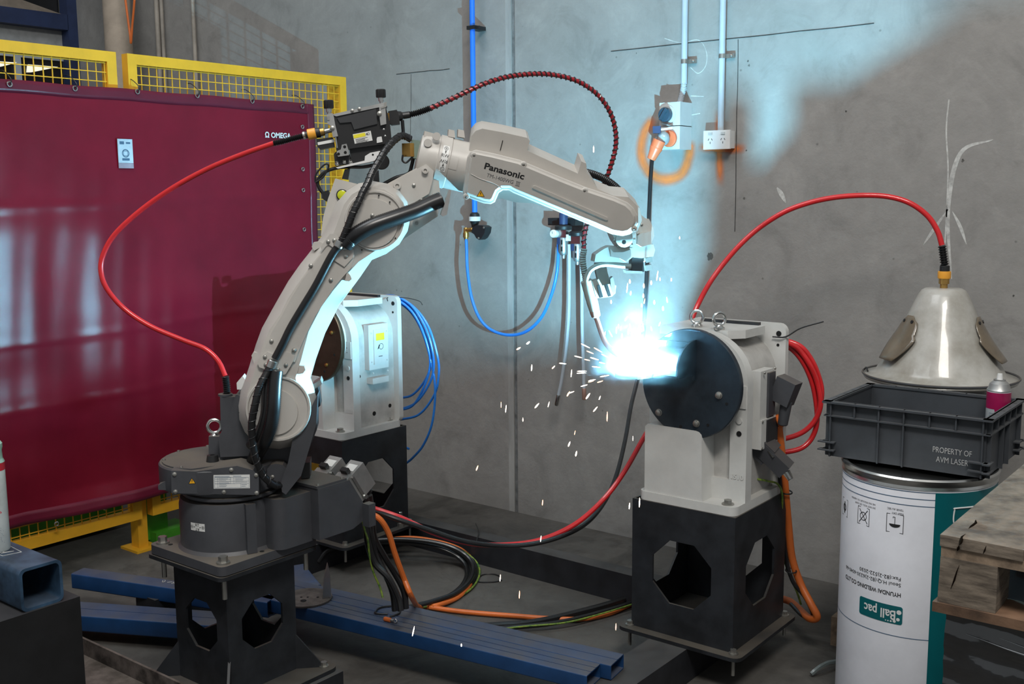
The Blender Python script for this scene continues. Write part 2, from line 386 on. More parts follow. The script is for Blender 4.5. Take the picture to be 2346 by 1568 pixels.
# sprayed orange paint: soft edged, sprayed straight on the concrete
def spray_mat(name, fn):
    m = bpy.data.materials.new(name); m.use_nodes = True; nt = m.node_tree; N = nt.nodes; L = nt.links; b = N['Principled BSDF']
    b.inputs['Base Color'].default_value = (0.78, 0.20, 0.035, 1); b.inputs['Roughness'].default_value = 0.7
    at = N.new('ShaderNodeAttribute'); at.attribute_name = 'cover'; g = N.new('ShaderNodeNewGeometry')
    n = N.new('ShaderNodeTexNoise'); n.inputs['Scale'].default_value = 18; n.inputs['Detail'].default_value = 5; L.new(g.outputs['Position'], n.inputs['Vector'])
    r = N.new('ShaderNodeMapRange'); r.inputs[1].default_value = 0.25; r.inputs[2].default_value = 0.7; r.inputs[3].default_value = 0.7; r.inputs[4].default_value = 1.0; L.new(n.outputs['Fac'], r.inputs[0])
    mu = N.new('ShaderNodeMath'); mu.operation = 'MULTIPLY'; mu.use_clamp = True; L.new(at.outputs['Fac'], mu.inputs[0]); L.new(r.outputs[0], mu.inputs[1])
    L.new(mu.outputs[0], b.inputs['Alpha']); return m
M_sprayo = spray_mat('orange_marking_paint', None)
def spray(name, pts, r):
    P = spl([ony(x, y, WY - 0.0004) for x, y in pts], 8); n = len(P); b = MB(); cov = []
    S = (-1, -0.72, -0.4, 0, 0.4, 0.72, 1); C = (0, 0.22, 0.62, 0.9, 0.62, 0.22, 0); rows = []
    for i in range(n):
        t = (P[min(i + 1, n - 1)] - P[max(i - 1, 0)]).normalized(); s_ = t.cross(V((0, 1, 0))).normalized()
        e = min(1, i / 3, (n - 1 - i) / 3); rows.append([b.bm.verts.new(P[i] + s_ * (k * r)) for k in S]); cov += [c * e for c in C]
    for i in range(n - 1):
        for j in range(6): b.bm.faces.new((rows[i][j], rows[i + 1][j], rows[i + 1][j + 1], rows[i][j + 1]))
    o = b.build(name, M_sprayo, wall); a = o.data.attributes.new('cover', 'FLOAT', 'POINT')
    for i, c in enumerate(cov): a.data[i].value = c
spray("sprayed_circle", [(1500, 268), (1474, 310), (1470, 360), (1490, 398), (1525, 412), (1562, 398), (1578, 360), (1580, 320)], 0.037)
spray('sprayed_cross', [(1648, 250), (1648, 330), (1650, 430)], 0.026)
spray('sprayed_cross', [(1598, 335), (1650, 342), (1712, 340)], 0.026)
# beyond the fence, left end of the wall: column, steel portal, clad bay, pipes
col = MB().cyl((ony(270, 60, WY - 0.2).x, WY - 0.2, 0), (ony(270, 60, WY - 0.2).x, WY - 0.2, 4.6), 0.088, n=32).build('column', mat('column_plaster', (0.42, 0.35, 0.28), 0.7, var=0.08))
tag(col, 'round beige concrete column beyond the yellow fence', 'column')
tag(MB().tube(spl([ony(280, -60, 3.9), ony(290, 20, 3.9), ony(298, 80, 3.9), ony(300, 98, 3.9), ony(303, 60, 3.9), ony(308, 0, 3.9), ony(310, -60, 3.9)], 8), 0.007, 8).build('hanging_cord', M_orange), 'orange cord looped in front of the round column', 'cord')
for x0, r in ((360, .016), (371, .012), (443, .013)):
    p = ony(x0, 40, WY - 0.03); tag(MB().cyl((p.x, p.y, 0.3), (p.x, p.y, 4.6), r, n=14).build('wall_conduit', mat('beige_conduit%d' % x0, (0.33, 0.30, 0.26), 0.6)), {360: 'wider beige conduit of the pair on the wall beyond the fence', 371: 'narrow beige conduit beside a wider one beyond the fence', 443: 'single thin conduit on the wall beyond the fence mesh'}[x0], 'conduit')
M_navy = mat('navy_steel_paint', (0.02, 0.035, 0.095), 0.5)
XO = -7.30; yu = onx(160, 60, XO).y
t = thing('steel_portal', 'navy blue steel portal frame beyond the fence top left', 'steel frame', (XO, yu, 0))
MB().box((XO, yu, 2.4), (0.10, 0.085, 4.8)).build('upright', M_navy, t)
zl = onx(75, 44, XO).z; MB().box((XO, yu - 1.54, zl), (0.10, 3.0, 0.105)).build('crossbeam', M_navy, t)
t = thing('office_bay', 'grey clad bay with a dark open window beyond the fence', 'partition', (XO - .06, yu - 1.5, 0))
zb = onx(80, 127, XO - .06).z
MB().box((XO - .06, yu - 1.54, (zl + zb) / 2), (.04, 3.0, zl - zb)).build('panel', mat('pale_grey_cladding', (0.36, 0.38, 0.39), 0.5), t)
MB().box((XO - .08, yu - 1.54, zb / 2), (.04, 3.0, zb)).build('window_opening', mat('dark_window_glass', (0.012, 0.012, 0.014), 0.25), t)
MB().box((XO - .055, yu - 1.54, zb - .012), (.03, 3.0, .024)).build('window_head', M_conduit, t)
M_lamp = mat('lit_lamp_face', (0.9, 0.88, 0.75), 0.5, emit=(1.0, 0.93, 0.72), estr=0.75)
for q_ in ([(62, 148), (130, 154), (70, 166), (60, 166)], [(-20, 140), (36, 144), (0, 153), (-20, 154)]):
    MB().prism([onx(x, y, XO - .05) for x, y in q_], (0.02, 0, 0)).build('lamp_panel', M_lamp, t, label='lit lamp seen in the dark window')
MB().box((XO - .045, onx(49, 170, XO).y, zb - .35), (0.02, 0.045, 0.7)).build('mullion', M_conduit, t)
MB().prism([onx(x, y, XO - .02) for x, y in ((-40, -8), (30, -8), (146, 34), (146, 38), (-40, 16))], (-0.03, 0, 0)).build('roof_sheet', mat('tan_sheet', (0.24, 0.20, 0.16), 0.7), t)
MB().box((XO - 0.08, yu - 1.54, (zl + 4.8) / 2 + .03), (.03, 3.0, 4.8 - zl)).build('upper_opening', MATS['dark_window_glass'], t)
M_greyw = mat('grey_cladding', (0.085, 0.085, 0.085), 0.6)

struct(MB().box((-10.05, 1.5, 2.3), (0.1, 6, 4.6)).build('wall_left', M_greyw), 'dim grey wall beyond the fence')
# ---------------------------------------------------------------- fence
FX = -4.336
def fence_panel(y0, y1, label, leg=True):
    t = thing('mesh_fence', label, 'fence', (FX, (y0 + y1) / 2, 0), 'yellow mesh fence panels'); tb = 0.045
    b = MB()
    for y in (y0 + tb / 2, y1 - tb / 2): b.box((FX, y, (2.28 + 0.165) / 2), (tb, tb, 2.28 - 0.165), bev=0.003)
    for z in (2.28 - tb / 2, 0.165 + tb / 2): b.box((FX, (y0 + y1) / 2, z), (tb, y1 - y0 - 2 * tb, tb), bev=0.003)
    b.build('frame', M_yel, t)
    m = MB(); y = y0 + tb + 0.03; x = FX + 0.006
    while y < y1 - tb:
        m.box((x, y, 1.22), (0.004, 0.004, 2.07)); y += 0.04
    z = 0.23
    while z < 2.24:
        m.box((x + 0.004, (y0 + y1) / 2, z), (0.004, y1 - y0 - 2 * tb, 0.004)); z += 0.04
    m.build('mesh', M_yel, t)
    return t
fence_panel(0.45, 2.695, 'yellow framed mesh fence panel, the longer one at the picture edge')
fence_panel(2.75, 4.06, 'yellow framed mesh fence panel ending beside the concrete wall')
for y, l in ((2.7225, 'yellow fence post standing between the two panels'), (4.035, 'yellow end post of the fence near the concrete wall')):
    t = thing('fence_post', l, 'post', (FX - 0.03, y, 0), 'yellow fence posts')
    MB().box((FX - 0.0545, y, 1.12 if y > 3 else 1.01), (0.06, 0.05 if y < 3 else 0.035, 2.24 if y > 3 else 2.02), bev=0.003).build('post', M_yel, t)
    MB().box((FX - 0.0545, y, 0.006), (0.14, 0.12, 0.012)).build('foot_plate', M_yel, t)
# curtain
M_curt = mat('red_welding_curtain', (0.180, 0.008, 0.022), 0.22, var=0.10, scale=2.2, bump=0.12, bscale=900, spec=0.28)
XC = -4.275; cy0, cy1, cz0, cz1 = 0.9, 3.79, 0.282, 2.12
def cpt(u, v):
    y = cy0 + (cy1 - cy0) * u; z = cz0 + (cz1 - cz0) * v
    s = 0.010 * math.sin(y * 7.3) * (1 - v) + 0.006 * math.sin(y * 17 + 1.5 * z) * (1 - v) ** 1.5
    s += 0.0016 * math.sin(y * 48 + 2.2 * math.sin(z * 2.3) + 3 * noise.noise((y * 3, z * .6, 4.0))) * (1.25 - v) * (.6 + .6 * noise.noise((y * 2, z, 7.0)))
    s += 0.004 * noise.noise((y * 4, z * 1.2, 3.0)) + 0.006 * noise.noise((y * 1.5, z * 5, 9.0)) * (1 if v > 0.2 else 1.6)
    for zf in (1.06, 0.78, 1.62): s += 0.003 * math.exp(-((z - zf - 0.03 * (y - 2.5)) / 0.012) ** 2)
    if v < 0.06: s += 0.035 * (1 - v / 0.06) * (0.5 + 0.25 * math.sin(y * 11) + .2 * math.sin(y * 5.3))
    return (XC + s, y, z - (0.008 * math.sin(y * 5.5) * (1 - v)) + 0.002 * math.cos(y * 2 * math.pi / 0.45) * v ** 6)
curt = thing('welding_curtain', 'dark red plastic welding curtain tied to the yellow fence', 'curtain', (XC, 2.4, 0))
MB().grid(cpt, 220, 110).build('sheet', M_curt, curt, thick=0.0015)
M_hem = mat('curtain_hem', (0.125, 0.009, 0.026), 0.3, var=0.1, scale=4)
MB().grid(lambda u, v: V(cpt(u, 0.972 + 0.028 * v)) + V((0.0022, 0, 0)), 200, 3).build('top_hem', M_hem, curt, thick=0.001)
MB().grid(lambda u, v: V(cpt(0.984 + 0.016 * u, v)) + V((0.0022, 0, 0)), 3, 100).build('side_hem', M_hem, curt, thick=0.001)
MB().grid(lambda u, v: V(cpt(u, 0.03 * v)) + V((0.0022, 0, 0)), 200, 3).build('bottom_hem', M_hem, curt, thick=0.001)
for px, py in ((22, 193), (172, 203), (315, 210), (452, 219), (578, 232), (693, 244)):
    p = onx(px, py, XC + 0.008)
    MB().torus(p, (1, 0, 0), 0.0095, 0.003, 16, 6).build('grommet', M_chrome, curt)
    MB().tube(spl([p + V((0.004, 0, -.004)), p + V((0.01, 0.002, 0.02)), V((FX + 0.028, p.y, p.z + 0.055)), V((FX - 0.01, p.y, p.z + 0.06))], 5), 0.002, 6).build('cable_tie', M_black, curt)
for px, py in ((693, 291), (694, 388), (695, 436), (697, 526), (130, 1201), (241, 1164)):
    p = onx(px, py, XC + 0.010); MB().torus(p, (1, 0, 0), 0.0085, 0.003, 16, 6).build('grommet', M_chrome, curt)
# pocket with card, and printed word
p0, p1 = onx(269, 318, XC + .012), onx(306, 374, XC + .012)
mp = plane_map((p0.x, (p0.y + p1.y) / 2, (p0.z + p1.z) / 2), (0, 1, 0), (0, 0, 1), 0)
w2, h2 = (p1.y - p0.y) / 2, (p0.z - p1.z) / 2
MB().box(mp(0, 0, -0.002), (0.003, w2 * 2, h2 * 2), bev=0.001).build('info_card', mat('pale_blue_card', (0.48, 0.58, 0.66), 0.35), curt)
flat(ringq(0, -.01, w2 * .5, w2 * .12) + frame_rects(-w2 * .3, -.01 - w2 * .3, w2 * .3, -.01 + w2 * .3, .002) + [rect(-w2 * .75, h2 * .55, -w2 * .15, h2 * .8), rect(w2 * .1, h2 * .6, w2 * .7, h2 * .75), rect(-w2 * .5, -h2 * .8, w2 * .5, -h2 * .6)], mp).build('card_print', M_inkb, curt)
MB().box(mp(0, -h2 - .012, -.002), (0.004, w2 * 2, 0.022)).build('pocket_edge', mat('clear_film', (0.35, 0.30, 0.36), 0.1), curt)
pm = onx(637, 311, XC + .012)
text('curtain_lettering', 'Ω OMEGA', 0.036, plane_map(pm, (0, 1, 0), (0, 0, 1), 0), M_white, curt, bold=0.0012)
# green machine beyond the fence, seen under the curtain
t = thing('green_machine', 'bright green machine base standing behind the fence bottom', 'machine', (-5.0, 2.3, 0))
MB().box((-4.88, 1.75, 0.17), (0.28, 2.2, 0.26), bev=0.03).build('bed', M_greenm, t)
c = onz(368, 1222, 0.02); MB().box((c.x - .03, c.y - .03, 0.16), (0.10, 0.12, 0.30), bev=0.03).build('leg', M_greenm, t); MB().box((c.x, c.y + .03, 0.025), (0.14, 0.20, 0.05), bev=0.02).build('foot', M_greenm, t)
MB().box((-4.88, 0.9, 0.03), (0.2, 0.3, 0.06), bev=0.02).build('leg', M_greenm, t)
# ================================================================ robot
RB = (-2.68, 1.99, 0.0); PZ = 0.58      # robot axis, top of its base plate
rob = thing('welding_robot', 'light grey articulated welding robot arm on charcoal base reaching towards the arc', 'robot', (RB[0], RB[1], PZ - 0.03))
ax = V(RB)
def WP(pts, w): return [W(x, y, w) for x, y in pts]
def pxc(cx, cy, r, n=36, a0=0, a1=360): return [(cx + r * math.cos(math.radians(a0 + (a1 - a0) * i / n)), cy + r * math.sin(math.radians(a0 + (a1 - a0) * i / n))) for i in range(n if a1 - a0 == 360 else n + 1)]
def plate(pts, w0, w1, bev=0.003, seg=2):
    """outline seen in the photograph, at its own place in the arm's plane and with real thickness"""
    P = WP(pts, w1); return MB().prism(P, AN * (w0 - w1), bev, seg)
# base plate
b = MB(); b.prism([V((ax.x + x, ax.y + y, PZ - 0.028)) for x, y in rrect(-0.183, -0.187, 0.183, 0.187, 0.022)], (0, 0, 0.028), 0.003)
b.build('base_plate', M_dark, rob)
for sx in (-1, 1):
    for sy in (-1, 1):
        bolt('bolt', (ax.x + sx * 0.152, ax.y + sy * 0.156, PZ), (0, 0, 1), 0.014, 0.022, rob, shank=0.11)
M_hole = mat('dark_hole', (0.004, 0.004, 0.004), 0.9)
for p in ((-.12, -.15), (.15, .10), (-.15, .12), (.16, -.02)): MB().cyl(V((ax.x + p[0], ax.y + p[1], PZ)), V((ax.x + p[0], ax.y + p[1], PZ + .0012)), 0.007, n=14).build('plate_hole', M_hole, rob)
# fixed base
zd = 0.735
b = MB(); b.lathe([(0.158, 0), (0.150, 0.010), (0.150, zd - PZ - .02), (0.145, zd - PZ)], (ax.x - .005, ax.y - .01, PZ), n=56)
for a in (-18, 128, 190):
    d = V((math.cos(math.radians(a)), math.sin(math.radians(a)), 0)); s_ = V((-d.y, d.x, 0))
    c = ax + d * 0.145; b.box((c.x, c.y, (PZ + zd) / 2), (0.034, 0.030, zd - PZ - .002), Matrix((d, s_, UZ)).transposed(), 0.006)
b.build('base_drum', M_dark, rob)
b = MB()
b.prism([V((x, y, PZ)) for x, y in rrect(-2.83, 2.0, -2.475, 2.16, 0.035, 6)], (0, 0, zd - PZ + .004), 0.004)
b.build('base_body', M_dark, rob)
b = MB(); X0, X1 = -2.80, -2.440
b.prism([V((X1, y, z)) for y, z in ((2.13, PZ + .008), (2.27, PZ + .008), (2.335, PZ + .030), (2.335, PZ + .055), (2.325, .655), (2.262, .752), (2.13, .752))], (X0 - X1, 0, 0), 0.004)
b.build('cable_housing', M_dark, rob)
b = MB(); b.box(((X0 + X1) / 2, 2.19, .756), (X1 - X0 - .004, .125, .008), bev=.002); b.build('housing_lid', M_dark, rob)
for p in ((X1 - .012, 2.14), (X1 - .012, 2.24), (X0 + .012, 2.14), (X0 + .2, 2.24)): screw((p[0], p[1], .760), UZ, .004, rob)
MB().box((X1 + .014, 2.33, .655 - .03), (.03, .03, .075), bev=.003).build('terminal_box', M_dark, rob)
# two clamped connectors on the sloping rear face
sl = (V((0, 2.262, .752)) - V((0, 2.325, .655))).normalized(); no = V((0, -sl.z, sl.y)); no = -no if no.y < 0 else no
for i, xc in enumerate((X1 - .045, X1 - .145)):
    base = V((xc, 2.2935, .7035)) ; R = Matrix((V((1, 0, 0)), sl, no)).transposed()
    h = MB(); h.box(base + no * .012, (.062, .108, .024), R, .003); hs = h.build('connector_socket', M_alu, rob)
    h = MB(); h.box(base + no * .055, (.058, .098, .062), R, .005); hd = h.build('connector_hood', M_alu, rob, label='grey metal connector hood')
    MB().box(base + no * .055 + sl * .0502, (.040, .001, .028), R).build('hood_label', M_label, hd)
    MB().box(base + no * .0862, (.036, .050, .001), R).build('hood_plate', M_zinc, hd)
    for s2 in (-1, 1):
        MB().bar(base + no * .022 + V((s2 * .034, 0, 0)) + sl * .046, base + no * .022 + V((s2 * .034, 0, 0)) - sl * .046, .004, .009, up=no).build('clamp_lever', M_chrome, hs)
        MB().cyl(base + no * .024 + V((s2 * .032, 0, 0)) - sl * .046, base + no * .024 + V((s2 * .040, 0, 0)) - sl * .046, .008, n=12).build('clamp_pivot', M_chrome, hs)
    MB().box(base + no * .030 + sl * .060, (.030, .016, .016), R, .003).build('clamp_tab', M_black, hs)
    g = base + no * .06 - sl * .05
    MB().cyl(g, g - sl * .022 , .017, n=16).build('cable_gland', M_black, hd)
# rotating head
hz0, hz1 = .742, .845
hc = ax - AU * .055
b = MB(); b.lathe([(.146, 0), (.150, .004), (.150, .012), (.138, .014), (.138, .020), (.152, .024), (.152, hz1 - hz0 - .006), (.146, hz1 - hz0)], (ax.x, ax.y, hz0), n=56)
b.build('slew_ring', M_dark, rob)
b = MB(); b.lathe([(.158, 0.03), (.160, .04), (.160, hz1 - hz0 - .004), (.156, hz1 - hz0 + .001)], (hc.x, hc.y, hz0), n=56)
b.build('head_housing', M_dark, rob)
cv = [(hc.x + .150 * math.cos(math.radians(a)), hc.y + .150 * math.sin(math.radians(a))) for a in range(140, 301, 10)]
b = MB(); b.prism([V((x, y, hz1 + .001)) for x, y in cv] + [V((hc.x + .10, hc.y - .07, hz1 + .001)), V((hc.x + .03, hc.y + .06, hz1 + .001))], (0, 0, .004), .001); b.build('top_cover', M_dark, rob)
for a in (150, 190, 235, 285): screw((hc.x + .143 * math.cos(math.radians(a)), hc.y + .143 * math.sin(math.radians(a)), hz1 + .005), UZ, .0045, rob)
P = W(487, 1055, .06); MB().lathe([(.020, 0), (.016, .024), (.007, .0245), (.007, .016)], (P.x, P.y, hz1), UZ, 24).build('stop_bumper', M_black, rob)
plate([(362, 1113), (378, 1103), (400, 1106), (400, 1124), (363, 1123)], .00, .10).build('stop_tab', M_dark, rob)
# front cover with nameplate
cw = .158
fc = [(392, 1079), (448, 1081), (543, 1068), (580, 1078), (593, 1093), (593, 1135), (393, 1131)]
plate(fc, .06, cw, .0015).build('front_cover', M_dark, rob)
for x, y in ((400, 1087), (402, 1127), (530, 1077), (513, 1128), (587, 1089), (588, 1130)): screw(W(x, y, cw), AN, .0052, rob)
def wmap(px, py, w, slope=0.0, h0=.0005):
    """label plane on the arm: slope in degrees, clockwise in the picture"""
    ex = AU * math.cos(math.radians(slope)) - UZ * math.sin(math.radians(slope)); ey = AU * math.sin(math.radians(slope)) + UZ * math.cos(math.radians(slope))
    o = W(px, py, w); return lambda x, y, h: o + ex * x + ey * y + AN * (h + h0)
def warning(px, py, w, size, slope=0, wmap=wmap):
    mp = wmap(px, py, w, slope); s = size; q = rob
    t_ = flat([[(-s * .58, -s * .5), (s * .58, -s * .5), (0, s * .5)]], mp).build('warning_sign', M_ink, q, label='yellow triangle warning sign')
    mp2 = wmap(px, py, w, slope, .0009)
    flat([[(-s * .46, -s * .43), (s * .46, -s * .43), (0, s * .37)]], mp2).build('yellow_field', M_warn, t_)
    mp3 = wmap(px, py, w, slope, .0013)
    flat([[(.02 * s, .22 * s), (.10 * s, .20 * s), (.02 * s, 0), (.10 * s, 0.01 * s), (-.04 * s, -.34 * s), (-.01 * s, -.10 * s), (-.09 * s, -.08 * s)]], mp3).build('lightning_bolt', M_ink, t_)
warning(440, 1102, cw, .0185)
mp = wmap(531, 1104, cw, 1.5)
lw, lh = .105, .042
pl = flat([rect(-lw / 2, -lh / 2, lw / 2, lh / 2)], mp).build('nameplate', M_label, rob, label='silver printed nameplate')
mp = wmap(531, 1104, cw, 1.5, .0009); q = []
for y in (.013, .007, .001, -.006): q.append(rect(-.050, y, -.002 if y != .001 else .05, y + .0006))
q += [rect(-.050, -.0062, .050, -.0056), rect(-.041, -.019, -.0404, .013), rect(-.004, -.006, -.0034, .013), rect(.006, -.006, .0066, .013), rect(.026, -.019, .0266, -.006)]
q += frame_rects(-.050, -.019, .050, .013, .0006)
for i in range(9): q.append(rect(-.037 + .000, .0105 - i * .0032, -.037 + random.uniform(.02, .031), .0112 - i * .0032))
for i in range(5): q.append(rect(.010, .0105 - i * .0032, .010 + random.uniform(.02, .036), .0112 - i * .0032))
q += [rect(-.050, .016, -.006, .0173), rect(.004, .016, .028, .0173), rect(.028, -.010, .044, -.009), rect(.028, -.015, .040, -.014)]
flat(q, mp).build('plate_print', M_inkb, pl)
# RT direction label wrapped on the drum
def drum_map(px, z, cx_, cy_, r, h0=.0008):
    c = V((cx_, cy_, 0)); r0 = ray(px, 1200); th = None
    d = V((r0.x, r0.y, 0)).normalized(); oc = -c; bq = oc.dot(d); cq = oc.dot(oc) - r * r; t = -bq - math.sqrt(max(0, bq * bq - cq)); P = d * t - c; th = math.atan2(P.y, P.x)
    return lambda x, y, h: V((cx_ + (r + h0 + h) * math.cos(th + x / r), cy_ + (r + h0 + h) * math.sin(th + x / r), z + y))
zl_ = .667; dm = lambda h0: drum_map(452, zl_, ax.x - .005, ax.y - .01, .150, h0)
b = MB(); b.grid(lambda u, v: dm(.0008)(-.026 + .052 * u, -.012 + .024 * v, 0), 10, 1); lb = b.build('direction_label', M_label, rob, label='white RT direction label')
text('label_print', 'RT', .012, lambda x, y, h: dm(.0014)(x, y + .006, h), M_ink, lb)
text('label_print', 'RT', .012, lambda x, y, h: dm(.0014)(-x, -y - .006, h), M_ink, lb)
def arrow(x, y, d, s=.006): return [[(x, y - s * .25), (x + d * s, y - s * .25), (x + d * s, y - s * .6), (x + d * s * 1.7, y), (x + d * s, y + s * .6), (x + d * s, y + s * .25), (x, y + s * .25)]]
flat(ringq(-.020, 0, .0048, .0008) + ringq(.020, 0, .0048, .0008) + [rect(-.023, -.0005, -.017, .0005), rect(.017, -.0005, .023, .0005), rect(.0195, -.003, .0205, .003)] + arrow(-.013, 0, 1, .003) + arrow(.008, 0, 1, .003), dm(.0014)).build('label_print', M_ink, lb)
# lifting eye on its block
plate([(478, 1001), (505, 1001), (505, 1048), (478, 1046)], -.03, .015, .003).build('eye_block', M_dark, rob)
c = W(491, 977, -.008)
eb = MB().torus(c, (AN + AU * .15), .0205, .0052, 32, 10); eb.lathe([(.012, 0), (.012, .006), (.008, .010), (.007, .014)], W(491, 1002, -.008), UZ, 20); eb.build('lifting_eye', M_chrome, rob)
# shoulder castings
plate([(540, 905), (726, 905), (726, 985), (700, 1050), (678, 1098), (640, 1112), (572, 1060), (505, 1060), (500, 1010), (520, 960)], -.055, .045, .006).build('shoulder_casting', M_dark, rob)
plate([(500, 1005), (545, 905), (558, 915), (575, 1000), (575, 1045), (505, 1048)], .02, .060, .004).build('shoulder_rib', M_dark, rob)
plate([(728, 905), (724, 975), (708, 1030), (690, 1090), (655, 1134), (646, 1128), (644, 1105), (660, 1060), (672, 1000), (705, 950)], .02, .125, .005).build('shoulder_leg', M_dark, rob)
plate([(600, 1030), (690, 1030), (680, 1100), (648, 1112), (640, 1095), (580, 1060)], -.02, .03, .004).build('shoulder_web', M_dark, rob)
plate([(612, 1110), (612, 1075), (620, 1066), (632, 1063), (648, 1066), (660, 1078), (661, 1088), (650, 1103)], .02, .105, .003, 3).build('motor_cap', M_dark, rob)
plate([(592, 1085), (592, 1068), (612, 1062), (614, 1085)], .01, .08, .003).build('cable_guide', M_dark, rob)
screw(W(624, 1093, .105), AN, .005, rob)
MB().cyl(W(660, 945, -.17), W(660, 945, -.05), .062, n=32, bev=.006).build('shoulder_motor', M_dark, rob)
plate([(690, 1062), (710, 1060), (710, 1095), (690, 1098)], -.10, -.02, .004).build('shoulder_motor_plug', M_black, rob)
b = plate([(720, 893), (728, 888), (734, 930), (728, 935)], -.02, .06, .001); b.build('mounting_clip', M_black, rob)
bx = plate([(716, 882), (734, 870), (738, 880), (722, 893)], -.02, .05, .001); bx.build('mounting_clip', M_alu, rob)
bx = plate([(542, 878), (556, 862), (563, 872), (552, 893), (543, 893)], .00, .05, .001); bx.build('limit_switch', M_white, rob)
# wire inlet box with strain relief where the red conduit enters
plate([(504, 910), (538, 910), (538, 935), (533, 985), (506, 985)], -.05, .00, .004).build('wire_inlet_box', M_dark, rob)
b = MB(); b.lathe([(.016, 0), (.016, .016), (.022, .018), (.022, .024)], W(517, 920, -.02), UZ, 20); b.build('wire_inlet_cap', M_dark, rob)
# ---- lower arm
OUT = [(757, 497), (738, 540), (712, 575), (688, 605), (660, 645), (640, 680), (622, 712), (600, 752), (586, 790), (574, 830), (563, 865), (551, 898), (546, 930), (548, 962), (560, 990), (580, 1012), (607, 1026), (640, 1030), (672, 1023), (700, 1004), (718, 978), (728, 945), (727, 915), (720, 888), (712, 866), (724, 823), (745, 764), (777, 700), (803, 665), (826, 634), (852, 596), (885, 582), (915, 560), (934, 530), (941, 497), (934, 462), (915, 436), (888, 421), (855, 415), (822, 420), (795, 437), (772, 463)]
INN = [(777, 500), (760, 546), (735, 580), (711, 610), (683, 650), (659, 686), (643, 720), (617, 757), (602, 794), (589, 834), (578, 868), (567, 902), (563, 932), (565, 958), (575, 981), (592, 999), (613, 1010), (640, 1013), (666, 1007), (688, 992), (703, 970), (705, 945), (696, 915), (684, 890), (677, 866), (690, 824), (707, 760), (737, 702), (762, 668), (788, 636), (822, 600), (870, 568), (899, 550), (916, 526), (922, 497), (916, 468), (901, 447), (880, 434), (855, 429), (828, 433), (806, 446), (788, 469)]
b = MB()
oo, ii = WP(OUT, .050), WP(INN, .132); mid = [W(o_[0] * .93 + i_[0] * .07, o_[1] * .93 + i_[1] * .07, .085) for o_, i_ in zip(OUT, INN)]
b.loft(oo, mid, ii); b._bev(list(b.bm.verts), .003, 2, .35)
arm = b.build('lower_arm', M_robot, rob)
for cx_, cy_, r_ in ((637, 937, 76), (858, 505, 70)):
    MB().loft(WP(pxc(cx_, cy_, r_), .1305), WP(pxc(cx_, cy_, r_ - 2), .139), WP(pxc(cx_, cy_, r_ - 6), .139), WP(pxc(cx_, cy_, r_ - 9), .1335)).build('joint_rim', M_robot, arm)
MB().loft(WP(pxc(630, 945, 54), .1305), WP(pxc(630, 945, 52), .140)).build('joint_cap', M_robot, arm)
MB().loft(WP(pxc(855, 512, 58), .1305), WP(pxc(855, 512, 56), .142)).build('joint_cap', M_robot, arm)
for a in (10, 38, 150, 175, 200, 222, 262):
    x, y = 637 + 82 * math.cos(math.radians(-a)), 940 + 82 * math.sin(math.radians(-a))
for x, y in ((552, 914), (549, 946), (559, 976), (638, 1022), (712, 938)):
    MB().cyl(W(x, y, .066 + .03 * 0), W(x, y, .0795), .0025, n=8).build('rim_hole', M_hole, arm)
for x, y in ((868, 448), (893, 463), (906, 546), (829, 573)):
    MB().cyl(W(x, y, .128), W(x, y, .1415), .0022, n=8).build('rim_hole', M_hole, arm)
screw(W(853, 494, .142), AN, .0050, arm)
# long cover strip in two halves along the hose
CL = [(765, 545), (738, 580), (716, 608), (690, 645), (664, 688), (646, 722), (622, 762), (606, 800), (600, 822)]
CR_ = [(812, 585), (806, 612), (790, 630), (768, 655), (742, 695), (722, 725), (700, 770), (684, 806), (676, 830)]
b = MB(); P = WP(CL + CR_[::-1], .139); b.prism(P, -AN * .008, .0015); b.build('arm_cover', M_robot, arm)
for pts in ([(795, 622), (803, 632), (806, 640), (800, 645), (790, 644)], [(686, 838), (697, 840), (700, 848), (694, 856), (682, 858)]):
    plate(pts, .09, .136, .002).build('cover_tab', M_robot, arm)
plate([(714, 566), (718, 556), (732, 554), (745, 560), (720, 575)], .07, .11, .003).build('cast_lug', M_robot, arm)
plate([(576, 815), (580, 808), (592, 808), (590, 832), (582, 834)], .07, .11, .003).build('cast_lug', M_robot, arm)
# hose clamp brackets
def bracket(pts, scr):
    bk = plate(pts, .139, .144, .0012).build('hose_bracket', M_alu if False else M_robot, arm)
    for x, y in scr: screw(W(x, y, .144), AN, .0050, bk)
    return bk
b1 = bracket([(756, 536), (770, 536), (790, 562), (804, 566), (811, 576), (809, 590), (789, 612), (764, 596), (775, 575), (752, 560), (737, 573), (734, 566)], [(752, 554), (792, 587), (766, 551), (790, 571)])
b2 = bracket([(590, 832), (598, 822), (612, 806), (625, 812), (640, 800), (676, 815), (672, 828), (655, 857), (648, 860), (636, 856), (594, 842)], [(607, 818), (655, 837), (673, 803), (609, 836), (637, 847)])
for x, y in ((712, 609), (758, 642), (622, 782), (675, 802)): screw(W(x, y, .139), AN, .0052, arm)
for (x0, y0, x1, y1) in ((780, 553, 773, 567), (626, 826, 619, 843)):
    MB().cyl(W(x0, y0, .160), W(x1, y1, .160), .0145, n=20, bev=.002).build('hose_clamp', M_chrome, arm)
